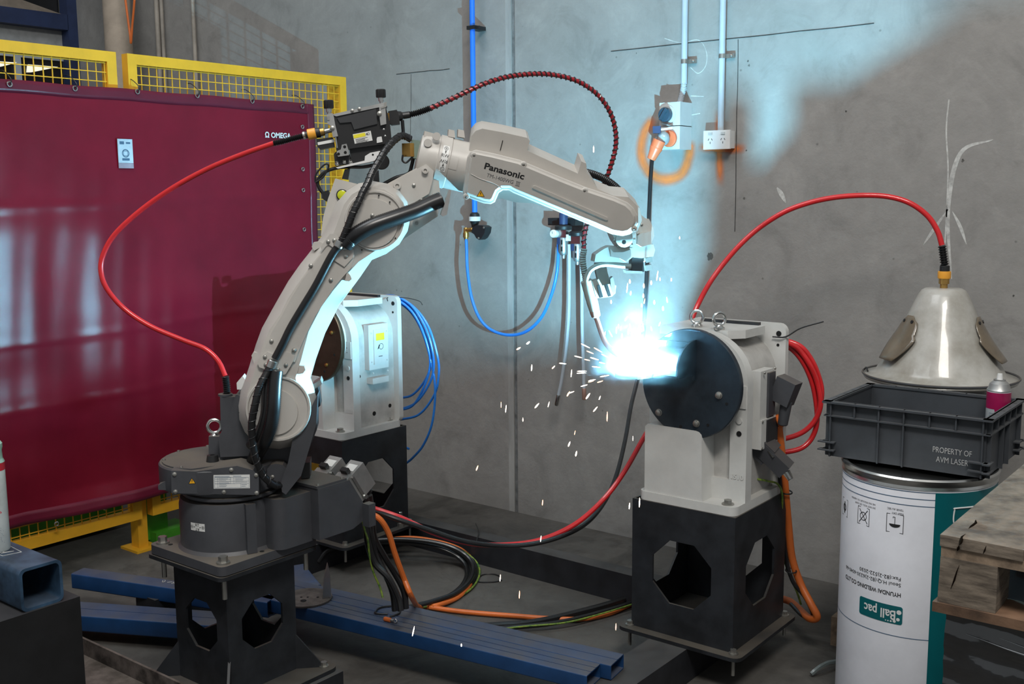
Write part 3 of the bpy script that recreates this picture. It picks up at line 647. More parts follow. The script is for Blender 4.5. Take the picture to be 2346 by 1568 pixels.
# hoses dressed on the arm
def hose(name, pts, w, r, m, parent, k=8, ws=None, n=14, label=None, ridge=None, coil=None):
    P = spl([W(x, y, (ws[i] if ws else w)) for i, (x, y) in enumerate(pts)], k)
    b = MB()
    if ridge: Q, f = corrug(P, r, ridge[0], ridge[1]); b.tube(Q, r, n, rfun=f)
    else: b.tube(P, r, n)
    o = b.build(name, m, parent, label=label, sharp=60)
    if coil:
        MB().tube(helix(P, r + coil[0] * .3, coil[1], .0025), coil[0], 5).build('spiral_wrap', coil[2], o)
    return o
hose('arm_hose', [(780, 560), (760, 586), (724, 654), (695, 702), (666, 751), (648, 788), (630, 822)], .153, .0115, M_rubber, rob)
hose('arm_hose', [(941, 319), (922, 311), (903, 322), (883, 345), (868, 369), (852, 397), (842, 421), (831, 441), (820, 466), (809, 488), (796, 522), (780, 559)], 0, .0105, M_rubber, rob, ws=[.02, .03, .06, .09, .11, .13, .145, .155, .165, .17, .17, .160], coil=(.0016, .016, M_spiral))
hose('arm_hose', [(620, 836), (612, 853), (594, 889), (584, 930), (577, 968), (578, 1006), (584, 1044), (595, 1075), (610, 1098), (634, 1113), (662, 1106)], 0, .0108, M_rubber, rob, ws=[.16, .165, .18, .185, .18, .175, .17, .16, .15, .13, .08], coil=(.0015, .026, M_spiral))
hose('corrugated_hose', [(632, 850), (629, 880), (627, 915), (625, 945), (619, 980), (606, 1010), (590, 1038), (578, 1065)], 0, .021, M_rubber, rob, ws=[.150, .158, .165, .166, .162, .145, .11, .06], ridge=(.0007, .006))
hose('corrugated_hose', [(613, 862), (611, 900), (610, 940), (602, 975), (588, 1004), (575, 1020)], 0, .016, M_rubber, rob, ws=[.14, .148, .152, .15, .14, .11])
hose('corrugated_hose', [(790, 562), (803, 548), (822, 534), (855, 517), (903, 500), (952, 483), (985, 468), (1010, 458)], 0, .0235, M_rubber, rob, ws=[.150, .155, .163, .160, .145, .125, .11, .10], ridge=(.0007, .006))
plate([(1028, 434), (1034, 437), (1024, 492), (1015, 496), (1010, 492), (1018, 470)], .06, .125, .001).build('hose_end_bracket', M_alu, rob)
# ---- elbow
b = plate([(768, 409), (816, 421), (862, 435), (937, 394), (976, 374), (1004, 400), (1008, 440), (1003, 496), (928, 546), (879, 580), (800, 590), (735, 540), (740, 500), (751, 457)], -.075, .048, .005)
elbow = b.build('elbow_casting', M_robot, rob)
plate([(868, 436), (938, 396), (976, 376), (994, 392), (991, 412), (983, 444), (940, 470), (905, 470)], .04, .075, .004).build('elbow_plate', M_robot, elbow)
MB().cyl(W(860, 505, -.20), W(860, 505, -.07), .058, n=32, bev=.006).build('elbow_motor', M_robot, rob)
for x, y, r_ in ((910, 426, .0115), (948, 425, .006), (916, 449, .005), (966, 459, .005), (974, 391, .010)):
    w_ = .075
    if r_ > .008: MB().lathe([(r_, 0), (r_ * .95, .012), (r_ * .5, .0125), (r_ * .5, .008)], W(x, y, w_), AN, 20).build('boss', M_robot, elbow)
    else: screw(W(x, y, w_), AN, r_ * .8, elbow)
for x, y in ((954, 511),): MB().lathe([(.0115, 0), (.0115, .014), (.006, .0145), (.006, .008)], W(x, y, .048), AN, 20).build('boss', M_robot, elbow)
c = W(784, 447, .048); MB().lathe([(.0175, 0), (.0175, .007), (.0145, .008)], c, AN, 28).build('lamp_rim', M_black, elbow)
MB().lathe([(.0145, .0), (.0142, .010), (.008, .0125), (.001, .013)], c, AN, 28).build('indicator_lamp', mat('yellow_green_lens', (0.62, 0.66, 0.02), 0.15, coat=0.5), elbow)
plate([(737, 440), (752, 436), (757, 457), (748, 462), (738, 455)], -.03, .03, .004).build('cable_gland', M_black, elbow)
hose('feeder_lead', [(742, 445), (732, 432), (728, 415), (740, 398), (760, 388), (790, 383), (830, 383), (858, 378)], -.01, .0052, M_rubber, rob)
hose('feeder_lead', [(722, 418), (724, 400), (740, 380), (750, 376), (752, 384), (742, 404), (733, 412), (722, 419)], .0, .0026, M_rubber, rob)
# ---- upper arm: roll housing, shells
p0, p1 = W(958, 358, -.005), W(1086, 388, -.005); ad = (p1 - p0).normalized(); Lc = (p1 - p0).length
b = MB(); b.lathe([(.040, -.004), (.064, 0), (.072, .012), (.074, .03), (.074, .055), (.080, .058), (.080, .092), (.077, .094), (.077, Lc)], p0, ad, 48)
roll = b.build('roll_housing', M_robot, rob)
b = MB(); b.lathe([(.0795, Lc - .010), (.0795, Lc + .004)], p0, ad, 48); b.build('seal_ring', M_robot, roll)
for x, y in ((980, 328), (1000, 313)): MB().lathe([(.0125, 0), (.012, .012)], W(x, y, .055), AN, 20).build('boss', M_robot, roll)
plate([(973, 300), (995, 306), (1000, 316), (976, 330), (970, 318)], -.04, .03, .004).build('cast_lug', M_robot, roll)
for x in (1028, 1050): plate([(x, 296), (x + 13, 299), (x + 15, 316), (x - 1, 313)], -.03, .02, .003).build('cast_lug', M_robot, roll)
# RW direction label round the roll housing
adp = (UZ - ad * UZ.dot(ad)).normalized(); adn = ad.cross(adp); adn = -adn if adn.dot(AN) < 0 else adn
def roll_map(along, th0, r, h0):
    o = p0 + ad * along
    return lambda x, y, h: o + ad * x + (adn * math.cos(th0 + y / r) + adp * math.sin(th0 + y / r)) * (r + h0 + h)
rm = lambda h0: roll_map(.076, .10, .080, h0)
b = MB(); b.grid(lambda u, v: rm(.0008)(-.0095 + .019 * u, -.041 + .082 * v, 0), 1, 14); lb = b.build('direction_label', M_label, roll, label='white RW direction label')
text('label_print', 'RW', .0145, lambda x, y, h: rm(.0014)(x, y + .008, h), M_ink, lb)
text('label_print', 'RW', .0145, lambda x, y, h: rm(.0014)(-x, -y - .008, h), M_ink, lb)
flat(ringq(0, .032, .0062, .0010) + ringq(0, -.032, .0062, .0010) + [rect(-.0036, .0315, .0036, .0325), rect(-.0005, .0284, .0005, .0356), rect(-.0036, -.0325, .0036, -.0315)] + [[(y, x) for x, y in arrow(.016, 0, 1, .0052)[0]], [(y, x) for x, y in arrow(-.016, 0, -1, .0052)[0]]], rm(.0014)).build('label_print', M_ink, lb)
rm2 = roll_map(.104, .02, .077, .001)
b = MB(); b.grid(lambda u, v: rm2(-.012 + .026 * u, -.020 + .040 * v, 0), 1, 8); b.build('embossed_pad', M_robot, roll)
MB().box(W(938, 344, .01), (.034, .030, .040), None, .004).build('gas_valve', M_brass, rob, label='brass gas valve block')
plate([(943, 320), (962, 322), (962, 366), (946, 362)], -.03, .02, .003).build('valve_body', mat('green_grey_paint', (0.16, 0.22, 0.18), 0.5), rob)
hose('valve_lead', [(950, 345), (943, 380), (935, 398), (905, 408), (868, 428)], -.02, .0055, M_rubber, rob)
hose('valve_lead', [(923, 355), (922, 368), (930, 373), (940, 365), (946, 358)], .02, .003, M_rubber, rob)
# the upper arm is rolled a little about its own axis
RT_ = math.radians(15.5); FO = W(1260, 430, 0); FAX = (W(1440, 500, 0) - W(1080, 388, 0)).normalized(); FUP = AN.cross(FAX); FUP = -FUP if FUP.z < 0 else FUP
FN = (AN * math.cos(RT_) - FUP * math.sin(RT_)).normalized(); FUP2 = FAX.cross(FN); FUP2 = -FUP2 if FUP2.z < 0 else FUP2
def WT(x, y, w=0.0):
    r = ray(x, y); return CAM + r * ((w - FN.dot(CAM - FO)) / FN.dot(r))
def tplate(pts, w0, w1, bev=.003, seg=2): return MB().prism([WT(x, y, w1) for x, y in pts], FN * (w0 - w1), bev, seg)
def tmap(px, py, w, slope, h0=.0005):
    a = math.radians(slope); u_ = (AU * math.cos(a) - UZ * math.sin(a)); u_ = (u_ - FN * u_.dot(FN)).normalized(); v_ = FN.cross(u_)
    o = WT(px, py, w); return lambda x, y, h: o + u_ * x + v_ * y + FN * (h + h0)
def TP(pts, w): return [WT(x, y, w) for x, y in pts]
# back shell of the upper arm
SH = [(1080, 312), (1090, 300), (1105, 295), (1150, 303), (1208, 316), (1214, 323), (1208, 345), (1235, 358), (1295, 385), (1324, 398), (1332, 370), (1343, 375), (1345, 398), (1356, 412), (1369, 433), (1406, 449), (1440, 452), (1466, 478), (1471, 504), (1460, 530), (1440, 538), (1400, 530), (1300, 490), (1220, 466), (1180, 464), (1150, 455), (1100, 460), (1068, 445), (1072, 360)]
sh = tplate([(x, y) for x, y in SH], -.075, .045, .009, 3)
shell = sh.build('upper_arm_shell', M_robot, rob)
# side cover carrying the lettering
OC = [(1069, 372), (1071, 359), (1077, 348), (1090, 343), (1130, 351), (1190, 366), (1228, 382), (1290, 408), (1343, 429), (1376, 440), (1409, 451), (1438, 464), (1452, 477), (1461, 494), (1462, 512), (1455, 527), (1443, 537), (1426, 541), (1402, 537), (1360, 519), (1316, 501), (1250, 473), (1176, 442), (1166, 436), (1152, 436), (1143, 442), (1139, 451), (1134, 463), (1124, 468), (1108, 466), (1074, 454), (1063, 449), (1060, 440)]
def inset(pts, d):
    n = len(pts); out = []
    ar = sum(pts[i][0] * pts[(i + 1) % n][1] - pts[(i + 1) % n][0] * pts[i][1] for i in range(n)); sg = 1 if ar > 0 else -1
    for i in range(n):
        a, b_, c_ = V((*pts[i - 1], 0)), V((*pts[i], 0)), V((*pts[(i + 1) % n], 0))
        e1 = (b_ - a).normalized(); e2 = (c_ - b_).normalized(); nn = (V((-e1.y, e1.x, 0)) + V((-e2.y, e2.x, 0))); nn = nn.normalized() * sg
        k = max(.5, nn.dot(V((-e1.y, e1.x, 0)) * sg)); out.append((pts[i][0] + nn.x * d / k, pts[i][1] + nn.y * d / k))
    return out
I1, I2, I3, I4 = inset(OC, 2.0), inset(OC, 6.0), inset(OC, 8.0), inset(OC, 10.5)
b = MB(); b.loft(TP(OC, .040), TP(OC, .078), TP(I1, .084), TP(I2, .086), TP(I3, .094), TP(I4, .0965))
cover = b.build('arm_side_cover', M_robot, rob, sharp=18)
CWF = .0965
for x, y in ((1086, 356), (1199, 377), (1339, 437), (1068, 450), (1452, 524)):
    MB().lathe([(.0105, 0), (.0085, .010), (.0045, .0105), (.0045, .006)], WT(x, y, .086), FN, 18).build('cover_boss', M_robot, cover); screw(WT(x, y, .093), FN, .0040, cover)
for pts in ([(1221, 427), (1226, 426), (1392, 499), (1393, 504), (1388, 505), (1219, 431)],): tplate(pts, .095, .1005, .0018).build('stiffening_rib', M_robot, cover)
wall_ = MB().tube(spl([WT(1079, 399, CWF), WT(1100, 410, CWF), WT(1130, 420, CWF), WT(1150, 432, CWF)], 6), .0016, 6).build('crease_line', M_robot, cover)
M_pan = mat('black_lettering', (0.015, 0.015, 0.016), 0.45, var=0.02)
text('brand_lettering', 'Panasonic', .0265, tmap(1155.5, 393, CWF, 15.5), M_pan, cover, bold=.00075, fit=.1235)
text('model_lettering', 'TM-1400WG', .0165, tmap(1146, 410, CWF, 15.5), mat('grey_lettering', (0.10, 0.10, 0.105), 0.5), cover, fit=.083)
mp = tmap(1186, 421.5, CWF, 15.5)
flat([rect(-.0065, .0058, .0075, .0070), rect(-.0065, -.0070, .0075, -.0058)] + [rect(-.0045 + i * .0042, -.006, -.0030 + i * .0042, .006) for i in range(3)], mp).build('model_numeral', MATS['grey_lettering'], cover)
warning(1101, 443, CWF, .0215, 0, tmap)
MB().tube([WT(1146, 345, .0465), WT(1152, 322, .0465)], .0012, 6).build('casting_mark', M_hole, shell)
# ---------------------------------------------------------------- wrist
WO = -0.115
wr = plate([(1400, 530), (1420, 500), (1455, 480), (1478, 500), (1487, 502), (1497, 522), (1499, 541), (1493, 558), (1491, 567), (1420, 567), (1410, 553)], -.045, .035, .008, 3).build('wrist_housing', M_robot, rob)
MB().loft(WP(pxc(1430, 548, 20), .02), WP(pxc(1430, 548, 19), .050), WP(pxc(1430, 548, 14), .053)).build('wrist_bearing', M_robot, wr)
MB().cyl(W(1429.5, 555, .052), W(1429.5, 555, .0545), .0072, n=20).build('bearing_cap', M_ink, wr)
for x, y in ((1408, 551), (1453, 548), (1462, 536), (1470, 515), (1416, 566), (1447, 560)): screw(W(x, y, .036), AN, .0035, wr)
plate([(1462, 540), (1470, 535), (1492, 530), (1492, 560), (1470, 566), (1460, 560)], .03, .050, .003).build('wrist_cover', M_robot, wr)
fl = plate([(1370, 580), (1385, 570), (1398, 564), (1446, 568), (1480, 562), (1497, 560), (1501, 573), (1497, 588), (1470, 592), (1449, 590), (1434, 602), (1362, 600), (1365, 584)], -.035, .032, .004).build('tool_mount', M_robot, rob)
plate([(1398, 570), (1405, 578), (1428, 578), (1445, 572), (1446, 588), (1434, 600), (1420, 592), (1400, 588)], .028, .045, .003).build('mount_pad', M_robot, fl)
MB().cyl(W(1462, 558, -.02), W(1462, 600, -.02), .030, n=28, bev=.003).build('tool_flange', M_robot, rob)
# ---------------------------------------------------------------- welding torch (its own thing, held by the wrist)
tc = W(1400, 640, 0); torch = thing('welding_torch', 'curved neck welding torch with ribbed grey cable held under the robot wrist', 'welding torch', tc)
M_tor = mat('torch_grey_plastic', (0.34, 0.36, 0.33), 0.4, var=0.05)
plate([(1448, 592), (1456, 589), (1473, 589), (1476, 622), (1468, 626), (1446, 621)], -.02, .022, .003).build('connector_block', M_black, torch)
MB().bar(W(1478, 597, 0), W(1493, 594, 0), .016, .016, up=UZ, bev=.003).build('end_bolt', M_zinc, torch)
MB().bar(W(1478, 615, 0), W(1492, 612, 0), .018, .018, up=UZ, bev=.004).build('end_bolt', M_zinc, torch)
plate([(1434, 620), (1472, 622), (1472, 627), (1436, 627)], -.02, .025, .001).build('bracket_foot', M_alu, torch)
hose('torch_tube', [(1450, 611), (1425, 609), (1400, 606), (1380, 606), (1362, 612), (1350, 622), (1343, 640), (1345, 655)], .012, .0088, M_tor, torch)
plate([(1364, 603), (1388, 603), (1392, 625), (1400, 650), (1402, 668), (1392, 680), (1378, 681), (1372, 650), (1366, 625)], -.02, .006, .002).build('clamp_arm', M_tor, torch)
plate([(1356, 645), (1372, 640), (1380, 655), (1400, 650), (1412, 655), (1410, 672), (1402, 680), (1388, 682), (1366, 684)], -.026, .016, .002).build('clamp_body', M_tor, torch)
plate([(1368, 654), (1374, 653), (1382, 681), (1374, 683)], .014, .022, .001).build('clamp_slot', M_black, torch)
plate([(1386, 652), (1392, 651), (1400, 678), (1394, 680)], .014, .022, .001).build('clamp_slot', M_black, torch)
plate([(1398, 640), (1404, 634), (1408, 650), (1411, 668), (1405, 676), (1400, 660)], -.01, .018, .001).build('clamp_plate', M_alu, torch)
pa, pb = W(1343, 642, 0), W(1363, 716, 0)
b = MB(); Lb = (pb - pa).length; b.lathe([(.0165, 0), (.0195, .004), (.0190, Lb * .7), (.0165, Lb), (.015, Lb + .012), (.010, Lb + .016)], pa, pb - pa, 24); b.build('torch_body', M_tor, torch)
MB().lathe([(.0172, Lb * .80), (.0168, Lb + .002), (.0150, Lb + .014), (.0085, Lb + .018)], pa, pb - pa, 24).build('torch_collar', M_copper, torch)
hose('swan_neck', [(1364, 722), (1370, 740), (1377, 762), (1386, 784), (1400, 802), (1416, 814), (1428, 824)], 0, .0085, M_copper, torch, ws=[0, .004, .012, .022, .034, .046, .054])
MB().cyl(W(1424, 821, .050), W(1447, 838, .053), .0105, .0085, n=20, bev=.001).build('gas_nozzle', M_copper, torch)
MB().cyl(W(1447, 838, .053), W(1461, 848, .052), .0012, n=6).build('welding_wire', M_copper, torch)
# strain relief bellows above the torch
hose('ribbed_sleeve', [(1338, 570), (1335, 590), (1336, 608), (1340, 630), (1343, 645)], -.005, .0105, M_tor, torch, ridge=(.0012, .0075))
WO = 0.0
# torch cable: red, wrapped in black spiral, over the arm
cabP = [(984, 249), (1010, 238), (1060, 215), (1110, 192), (1160, 177), (1215, 170), (1270, 172), (1325, 187), (1370, 218), (1398, 258), (1410, 300), (1410, 340), (1398, 385), (1385, 418), (1372, 440), (1355, 475), (1345, 510), (1338, 545), (1338, 570)]
wsC = [-.02, -.02, -.02, -.03, -.05, -.07, -.09, -.10, -.11, -.12, -.125, -.13, -.135, -.14, -.14, -.135, -.13, -.125, -.12]
tcb = thing('torch_cable', 'red welding cable wrapped in black spiral arching above the upper arm', 'cable', W(984, 249, -.02))
P = spl([W(x, y, w) for (x, y), w in zip(cabP, wsC)], 10)
MB().tube(P, .0068, 12).build('cable_sheath', M_redd, tcb)
H = helix(P, .0072, .0165, .0022); M_flatw = M_spiral
MB().tube(H, .0030, 6).build('spiral_wrap', M_spiral, tcb)
hose('strain_relief', [(938, 263), (955, 259), (970, 254), (986, 248)], -.02, .0088, M_rubber, tcb, ridge=(.0022, .0058))
# black corrugated conduit behind the upper arm
hp = thing('wrist_conduit', 'black corrugated conduit arching behind the upper arm down to the wrist', 'conduit', W(1340, 395, -.09))
hose('conduit', [(1290, 388), (1320, 392), (1350, 397), (1380, 408), (1405, 424), (1425, 444), (1440, 466)], -.125, .0125, M_rubber, hp, ridge=(.0010, .006))
# ---------------------------------------------------------------- wire feeder on top of the elbow
wf = thing('wire_feeder', 'black wire feeder unit with two knurled tension knobs above the elbow', 'wire feeder', W(820, 380, -.02))
F = lambda pts: [(640 + x / 4.612, 180 + y / 4.612) for x, y in pts]
body = plate(F([(560, 400), (1040, 300), (1130, 320), (1170, 480), (1185, 640), (1120, 690), (760, 740), (600, 760), (590, 600)]), -.07, .030, .004).build('feeder_body', M_black, wf)
M_blk2 = mat('satin_black_cover', (0.030, 0.031, 0.034), 0.5, var=0.1)
plate(F([(610, 420), (1020, 320), (1035, 480), (790, 540), (760, 460), (640, 470)]), .025, .036, .0015).build('feeder_door', M_blk2, wf)
plate(F([(550, 380), (860, 310), (1120, 250), (1140, 290), (1050, 305), (600, 400)]), -.06, .034, .0012).build('top_plate', M_alu, wf)
for x, y in ((770, 340), (845, 322)): screw(W(*F([(x, y)])[0], .034), AN, .0045, wf)
for kx, ky, bx_, by_ in ((518, 270, 530, 360), (1070, 155, 1085, 250)):
    top = W(*F([(kx, ky - 42)])[0], .0); bot = W(*F([(kx + 4, ky + 48)])[0], .0); st = W(*F([(bx_, by_ + 30)])[0], .0)
    b = MB(); d = (bot - top); L_ = d.length; n = 48; x_ = d.normalized().orthogonal().normalized(); y_ = d.normalized().cross(x_)
    def kr(r, t): return [b.bm.verts.new(top + d * t + (x_ * math.cos(2 * math.pi * i / n) + y_ * math.sin(2 * math.pi * i / n)) * (r * (1 if i % 4 < 2 else .92))) for i in range(n)]
    b.skin([kr(.0125, 0), kr(.0150, .08), kr(.0150, .9), kr(.0135, 1)]); kb = b.build('tension_knob', M_black, wf)
    MB().lathe([(.0085, 0), (.0085, .010), (.006, .011), (.006, (st - bot).length)], bot, st - bot, 16).build('knob_spindle', M_chrome, kb)
for pts in ([(500, 380), (560, 365), (575, 400), (590, 490), (620, 610), (565, 620), (545, 500), (510, 480)], [(1055, 300), (1120, 285), (1130, 480), (1070, 495), (1058, 400)]):
    pp = plate(F(pts), .0, .042, .0015).build('pressure_arm', M_alu, wf); c = F([(sum(p[0] for p in pts[4:]) / len(pts[4:]), sum(p[1] for p in pts[4:]) / len(pts[4:]))])[0]
    screw(W(c[0], c[1] - 6, .042), AN, .006, pp)
for pts in ([(505, 400), (530, 395), (530, 440), (508, 440)], [(1075, 320), (1130, 300), (1135, 250), (1110, 250), (1108, 290), (1072, 300)]): plate(F(pts), -.01, .045, .001).build('hinge_link', M_zinc, wf)
mk = plate(F([(775, 590), (965, 552), (985, 655), (797, 690)]), .0300, .0312, 0).build('caution_label', M_label, wf, label='white label with yellow caution band')
plate(F([(780, 597), (905, 572), (912, 608), (788, 634)]), .0312, .0320, 0).build('label_band', M_warny, mk)
fm = wmap(*F([(880, 640)])[0], .0312, -11, .0006)
flat([rect(-.021, .002 - i * .0026, random.uniform(.004, .018), .0030 - i * .0026) for i in range(5)], fm).build('label_print', M_ink, mk)
fm = wmap(*F([(935, 585)])[0], .0312, -11, .0006)
flat(ringq(.002, 0, .0038, .0009, 12) + [[(-.007, -.003), (-.004, -.001), (-.001, .003), (-.003, .003), (-.006, 0)], [(-.004, -.004), (0, -.002), (.001, 0), (-.003, -.001)]], fm).build('label_print', M_ink, mk)
for x, y in ((1103, 538), (1118, 608)): screw(W(*F([(x, y)])[0], .030), AN, .0026, wf, M_chrome)
plate(F([(1028, 640), (1035, 620), (1080, 612), (1090, 670), (1030, 682)]), .0300, .034, .001).build('door_latch', M_white, wf)
plate(F([(390, 640), (560, 620), (580, 720), (430, 750), (400, 720)]), -.03, .022, .003).build('side_cover', M_black, wf)
plate(F([(403, 675), (580, 640), (583, 672), (408, 705)]), .022, .0235, 0).build('side_label', M_label, wf)
hb = plate(F([(605, 790), (610, 765), (650, 750), (660, 700), (710, 690), (735, 770), (735, 810), (620, 826)]), .02, .042, .002).build('hinge_block', M_alu, wf)
for x, y in ((625, 798), (697, 782), (690, 722)): MB().cyl(W(*F([(x, y)])[0], .038), W(*F([(x, y)])[0], .0428), .0045, n=14).build('hinge_hole', M_hole, hb)
MB().cyl(W(*F([(595, 620)])[0], .030), W(*F([(612, 735)])[0], .030), .0028, n=8).build('pivot_pin', M_chrome, wf)
plate(F([(575, 800), (600, 770), (740, 800), (760, 900), (590, 920)]), -.05, .02, .003).build('mount_block', M_black, wf)
plate(F([(740, 740), (1120, 690), (1160, 740), (1120, 800), (1000, 860), (760, 890)]), -.06, .015, .003).build('motor_housing', M_black, wf)
MB().cyl(W(*F([(1080, 880)])[0], -.06), W(*F([(1080, 880)])[0], .00), .024, n=24, bev=.003).build('feed_motor', M_black, wf)
mb = plate(F([(595, 940), (900, 868), (905, 820), (960, 785), (1060, 765), (1090, 790), (1040, 860), (960, 880), (620, 952)]), -.02, .030, .0015).build('mount_bracket', M_white, wf)
for x, y in ((610, 905), (688, 885), (752, 888), (945, 840)): bolt('bolt', W(*F([(x, y)])[0], .02), UZ * .7 + AN * .5, .005, .008, mb, M_chrome)
for x, y in ((988, 805),): MB().cyl(W(*F([(x, y)])[0], .0295), W(*F([(x, y)])[0], .0308), .003, n=12).build('bracket_hole', M_hole, mb)
plate(F([(690, 960), (745, 950), (725, 1070), (660, 1060)]), -.03, .02, .002).build('support_leg', M_black, wf)
plate(F([(1000, 980), (1050, 970), (1060, 1120), (985, 1130)]), -.05, .0, .002).build('support_leg', M_black, wf)
plate(F([(1150, 345), (1240, 330), (1260, 370), (1275, 480), (1190, 490), (1150, 460)]), -.04, .005, .004).build('outlet_block', M_black, wf)
b = MB(); b.lathe([(.016, 0), (.014, .010), (.0105, .014), (.0105, .035), (.009, .036)], W(*F([(1255, 400)])[0], -.018), W(938, 263, -.02) - W(*F([(1255, 400)])[0], -.018), 18); b.build('outlet_collar', M_black, wf)
MB().box(W(*F([(1137, 405)])[0], .004), (.012, .012, .022), None, .002).build('outlet_clip', M_brass, wf)
MB().cyl(W(*F([(1300, 440)])[0], -.01), W(*F([(1310, 570)])[0], -.01), .0055, n=12, bev=.001).build('outlet_plug', M_rubber, wf)
# wire inlet on the left: brass-orange coupling
qa, qb = W(*F([(560, 545)])[0], .0), W(*F([(270, 600)])[0], .0); d = (qb - qa).normalized()
LQ = (qb - qa).length; sg = lambda s0, s1, r, m, n_: MB().cyl(qa + d * LQ * s0, qa + d * LQ * s1, r, n=20, bev=min(.0015, r * .2)).build(n_, m, wf)
sg(0, .30, .007, M_chrome, 'inlet_tube'); sg(.28, .46, .0118, M_brass, 'inlet_nut'); sg(.44, .66, .0148, M_black, 'inlet_sleeve'); sg(.60, .90, .0165, M_yelo, 'inlet_grip'); sg(.88, 1.0, .0105, M_black, 'inlet_end'); sg(.98, 1.08, .012, M_chrome, 'inlet_nut')
# red wire conduit from feeder, round to the robot base
rc = thing('wire_conduit', 'thick red wire conduit swinging out in front of the welding curtain', 'conduit', W(232, 600, -.05))
P = spl([W(x, y, w) for x, y, w in ((628, 328, -.01), (560, 352, -.03), (480, 385, -.05), (400, 428, -.06), (325, 480, -.07), (265, 535, -.07), (238, 580, -.07), (231, 620, -.07), (245, 662, -.07), (285, 708, -.07), (345, 748, -.06), (420, 780, -.05), (470, 800, -.04), (500, 828, -.03), (516, 862, -.02))], 10)
MB().tube(P, .0078, 16).build('conduit', M_red, rc)
hose('strain_relief', [(698, 311), (670, 318), (645, 325), (625, 329)], -.01, .0082, M_rubber, rc, ridge=(.0022, .0058))
hose('strain_relief', [(516, 862), (519, 885), (520, 910)], -.02, .0105, M_rubber, rc, ridge=(.0022, .0058))
# ================================================================ stands
def octa(c, h, ex, ez):
    c = V(c); return [c + ex * (h * a) + ez * (h * b_) for a, b_ in ((-.42, -1), (.42, -1), (1, -.42), (1, .42), (.42, 1), (-.42, 1), (-1, .42), (-1, -.42))]
def holed_wall(mb, o, ex, w, z0, z1, hc_, hh, th, nrm):
    """a plate wall (width w along ex, from z0 to z1) with an octagonal hand hole"""
    o = V(o); ex = V(ex); nrm = V(nrm); ez = UZ
    outer = [o + ez * z0, o + ex * w + ez * z0, o + ex * w + ez * z1, o + ez * z1]
    inner = octa(o + ex * (w / 2) + ez * hc_, hh, ex, ez)
    idx = {0: (7, 0), 1: (1, 2), 2: (3, 4), 3: (5, 6)}
    for d in (0, -th):
        O = [mb.bm.verts.new(p + nrm * d) for p in outer]; I = [mb.bm.verts.new(p + nrm * d) for p in inner]
        for k in range(4):
            i0, i1 = idx[k]; n0 = idx[(k + 1) % 4][0]
            mb.bm.faces.new([O[k], I[i1], I[i0]]) ; mb.bm.faces.new([O[k], O[(k + 1) % 4], I[n0], I[i1]])
        if d == 0: O0, I0 = O, I
    for k in range(4): mb.bm.faces.new([O0[k], O0[(k + 1) % 4], O[(k + 1) % 4], O[k]])
    for k in range(8): mb.bm.faces.new([I0[k], I0[(k + 1) % 8], I[(k + 1) % 8], I[k]])
def stand(cx, cy, hx, hy, z0, z1, foot, hc_, hh, label, gusset, name='machine_stand', top=.0, group=None, chamf=0.03):
    t = thing(name, label, 'stand', (cx, cy, z0), group); th = .008; b = MB()
    holed_wall(b, (cx - hx, cy - hy, 0), (1, 0, 0), 2 * hx, z0 + .012, z1, hc_, hh, th, (0, -1, 0))
    holed_wall(b, (cx + hx, cy - hy + th, 0), (0, 1, 0), 2 * hy - 2 * th, z0 + .012, z1, hc_, hh, th, (1, 0, 0))
    holed_wall(b, (cx - hx, cy + hy, 0), (1, 0, 0), 2 * hx, z0 + .012, z1, hc_, hh, th, (0, 1, 0))
    holed_wall(b, (cx - hx, cy - hy + th, 0), (0, 1, 0), 2 * hy - 2 * th, z0 + .012, z1, hc_, hh, th, (-1, 0, 0))
    b.build('stand_body', M_steelblk, t, sharp=20)
    b = MB(); b.prism([V((cx + x, cy + y, z0)) for x, y in rrect(-foot[0], -foot[1], foot[0], foot[1], .03)], (0, 0, .013), .002); b.build('foot_plate', M_steelblk, t)
    if top:
        b = MB(); b.prism([V((cx + x, cy + y, z1)) for x, y in rrect(-top, -top, top, top, .02)], (0, 0, .012), .002); b.build('top_plate', M_steelblk, t)
    for sx in (-1, 1):
        for sy in (-1, 1):
            if gusset:
                d = V((sx, sy, 0)).normalized(); c = V((cx + sx * hx, cy + sy * hy, z0 + .013)); s_ = V((-d.y, d.x, 0)) * .004
                MB().prism([c - d * .01 + s_, c + d * .085 + s_, c - d * .003 + UZ * .115 + s_, c - d * .01 + UZ * .115 + s_], s_ * -2, .001).build('gusset', M_steelblk, t)
            bolt('bolt', (cx + sx * (foot[0] - .035), cy + sy * (foot[1] - .035), z0 + .013), (0, 0, 1), .011, .016, t, M_zinc, shank=.075)
    return t
stand(-2.682, 1.986, .131, .131, .13, .537, (.225, .225), .345, .078, 'black steel stand with octagonal hand holes carrying the robot base', True, top=.188)
stand(-1.69, 3.27, .195, .20, .125, .600, (.235, .238), .365, .112, 'black steel stand with octagonal holes under the nearer welding positioner', False, group='octagon holed positioner stands')
stand(-3.535, 3.258, .195, .20, .125, .600, (.235, .238), .365, .112, 'black steel stand with octagonal holes under the positioner behind the robot', False, group='octagon holed positioner stands')
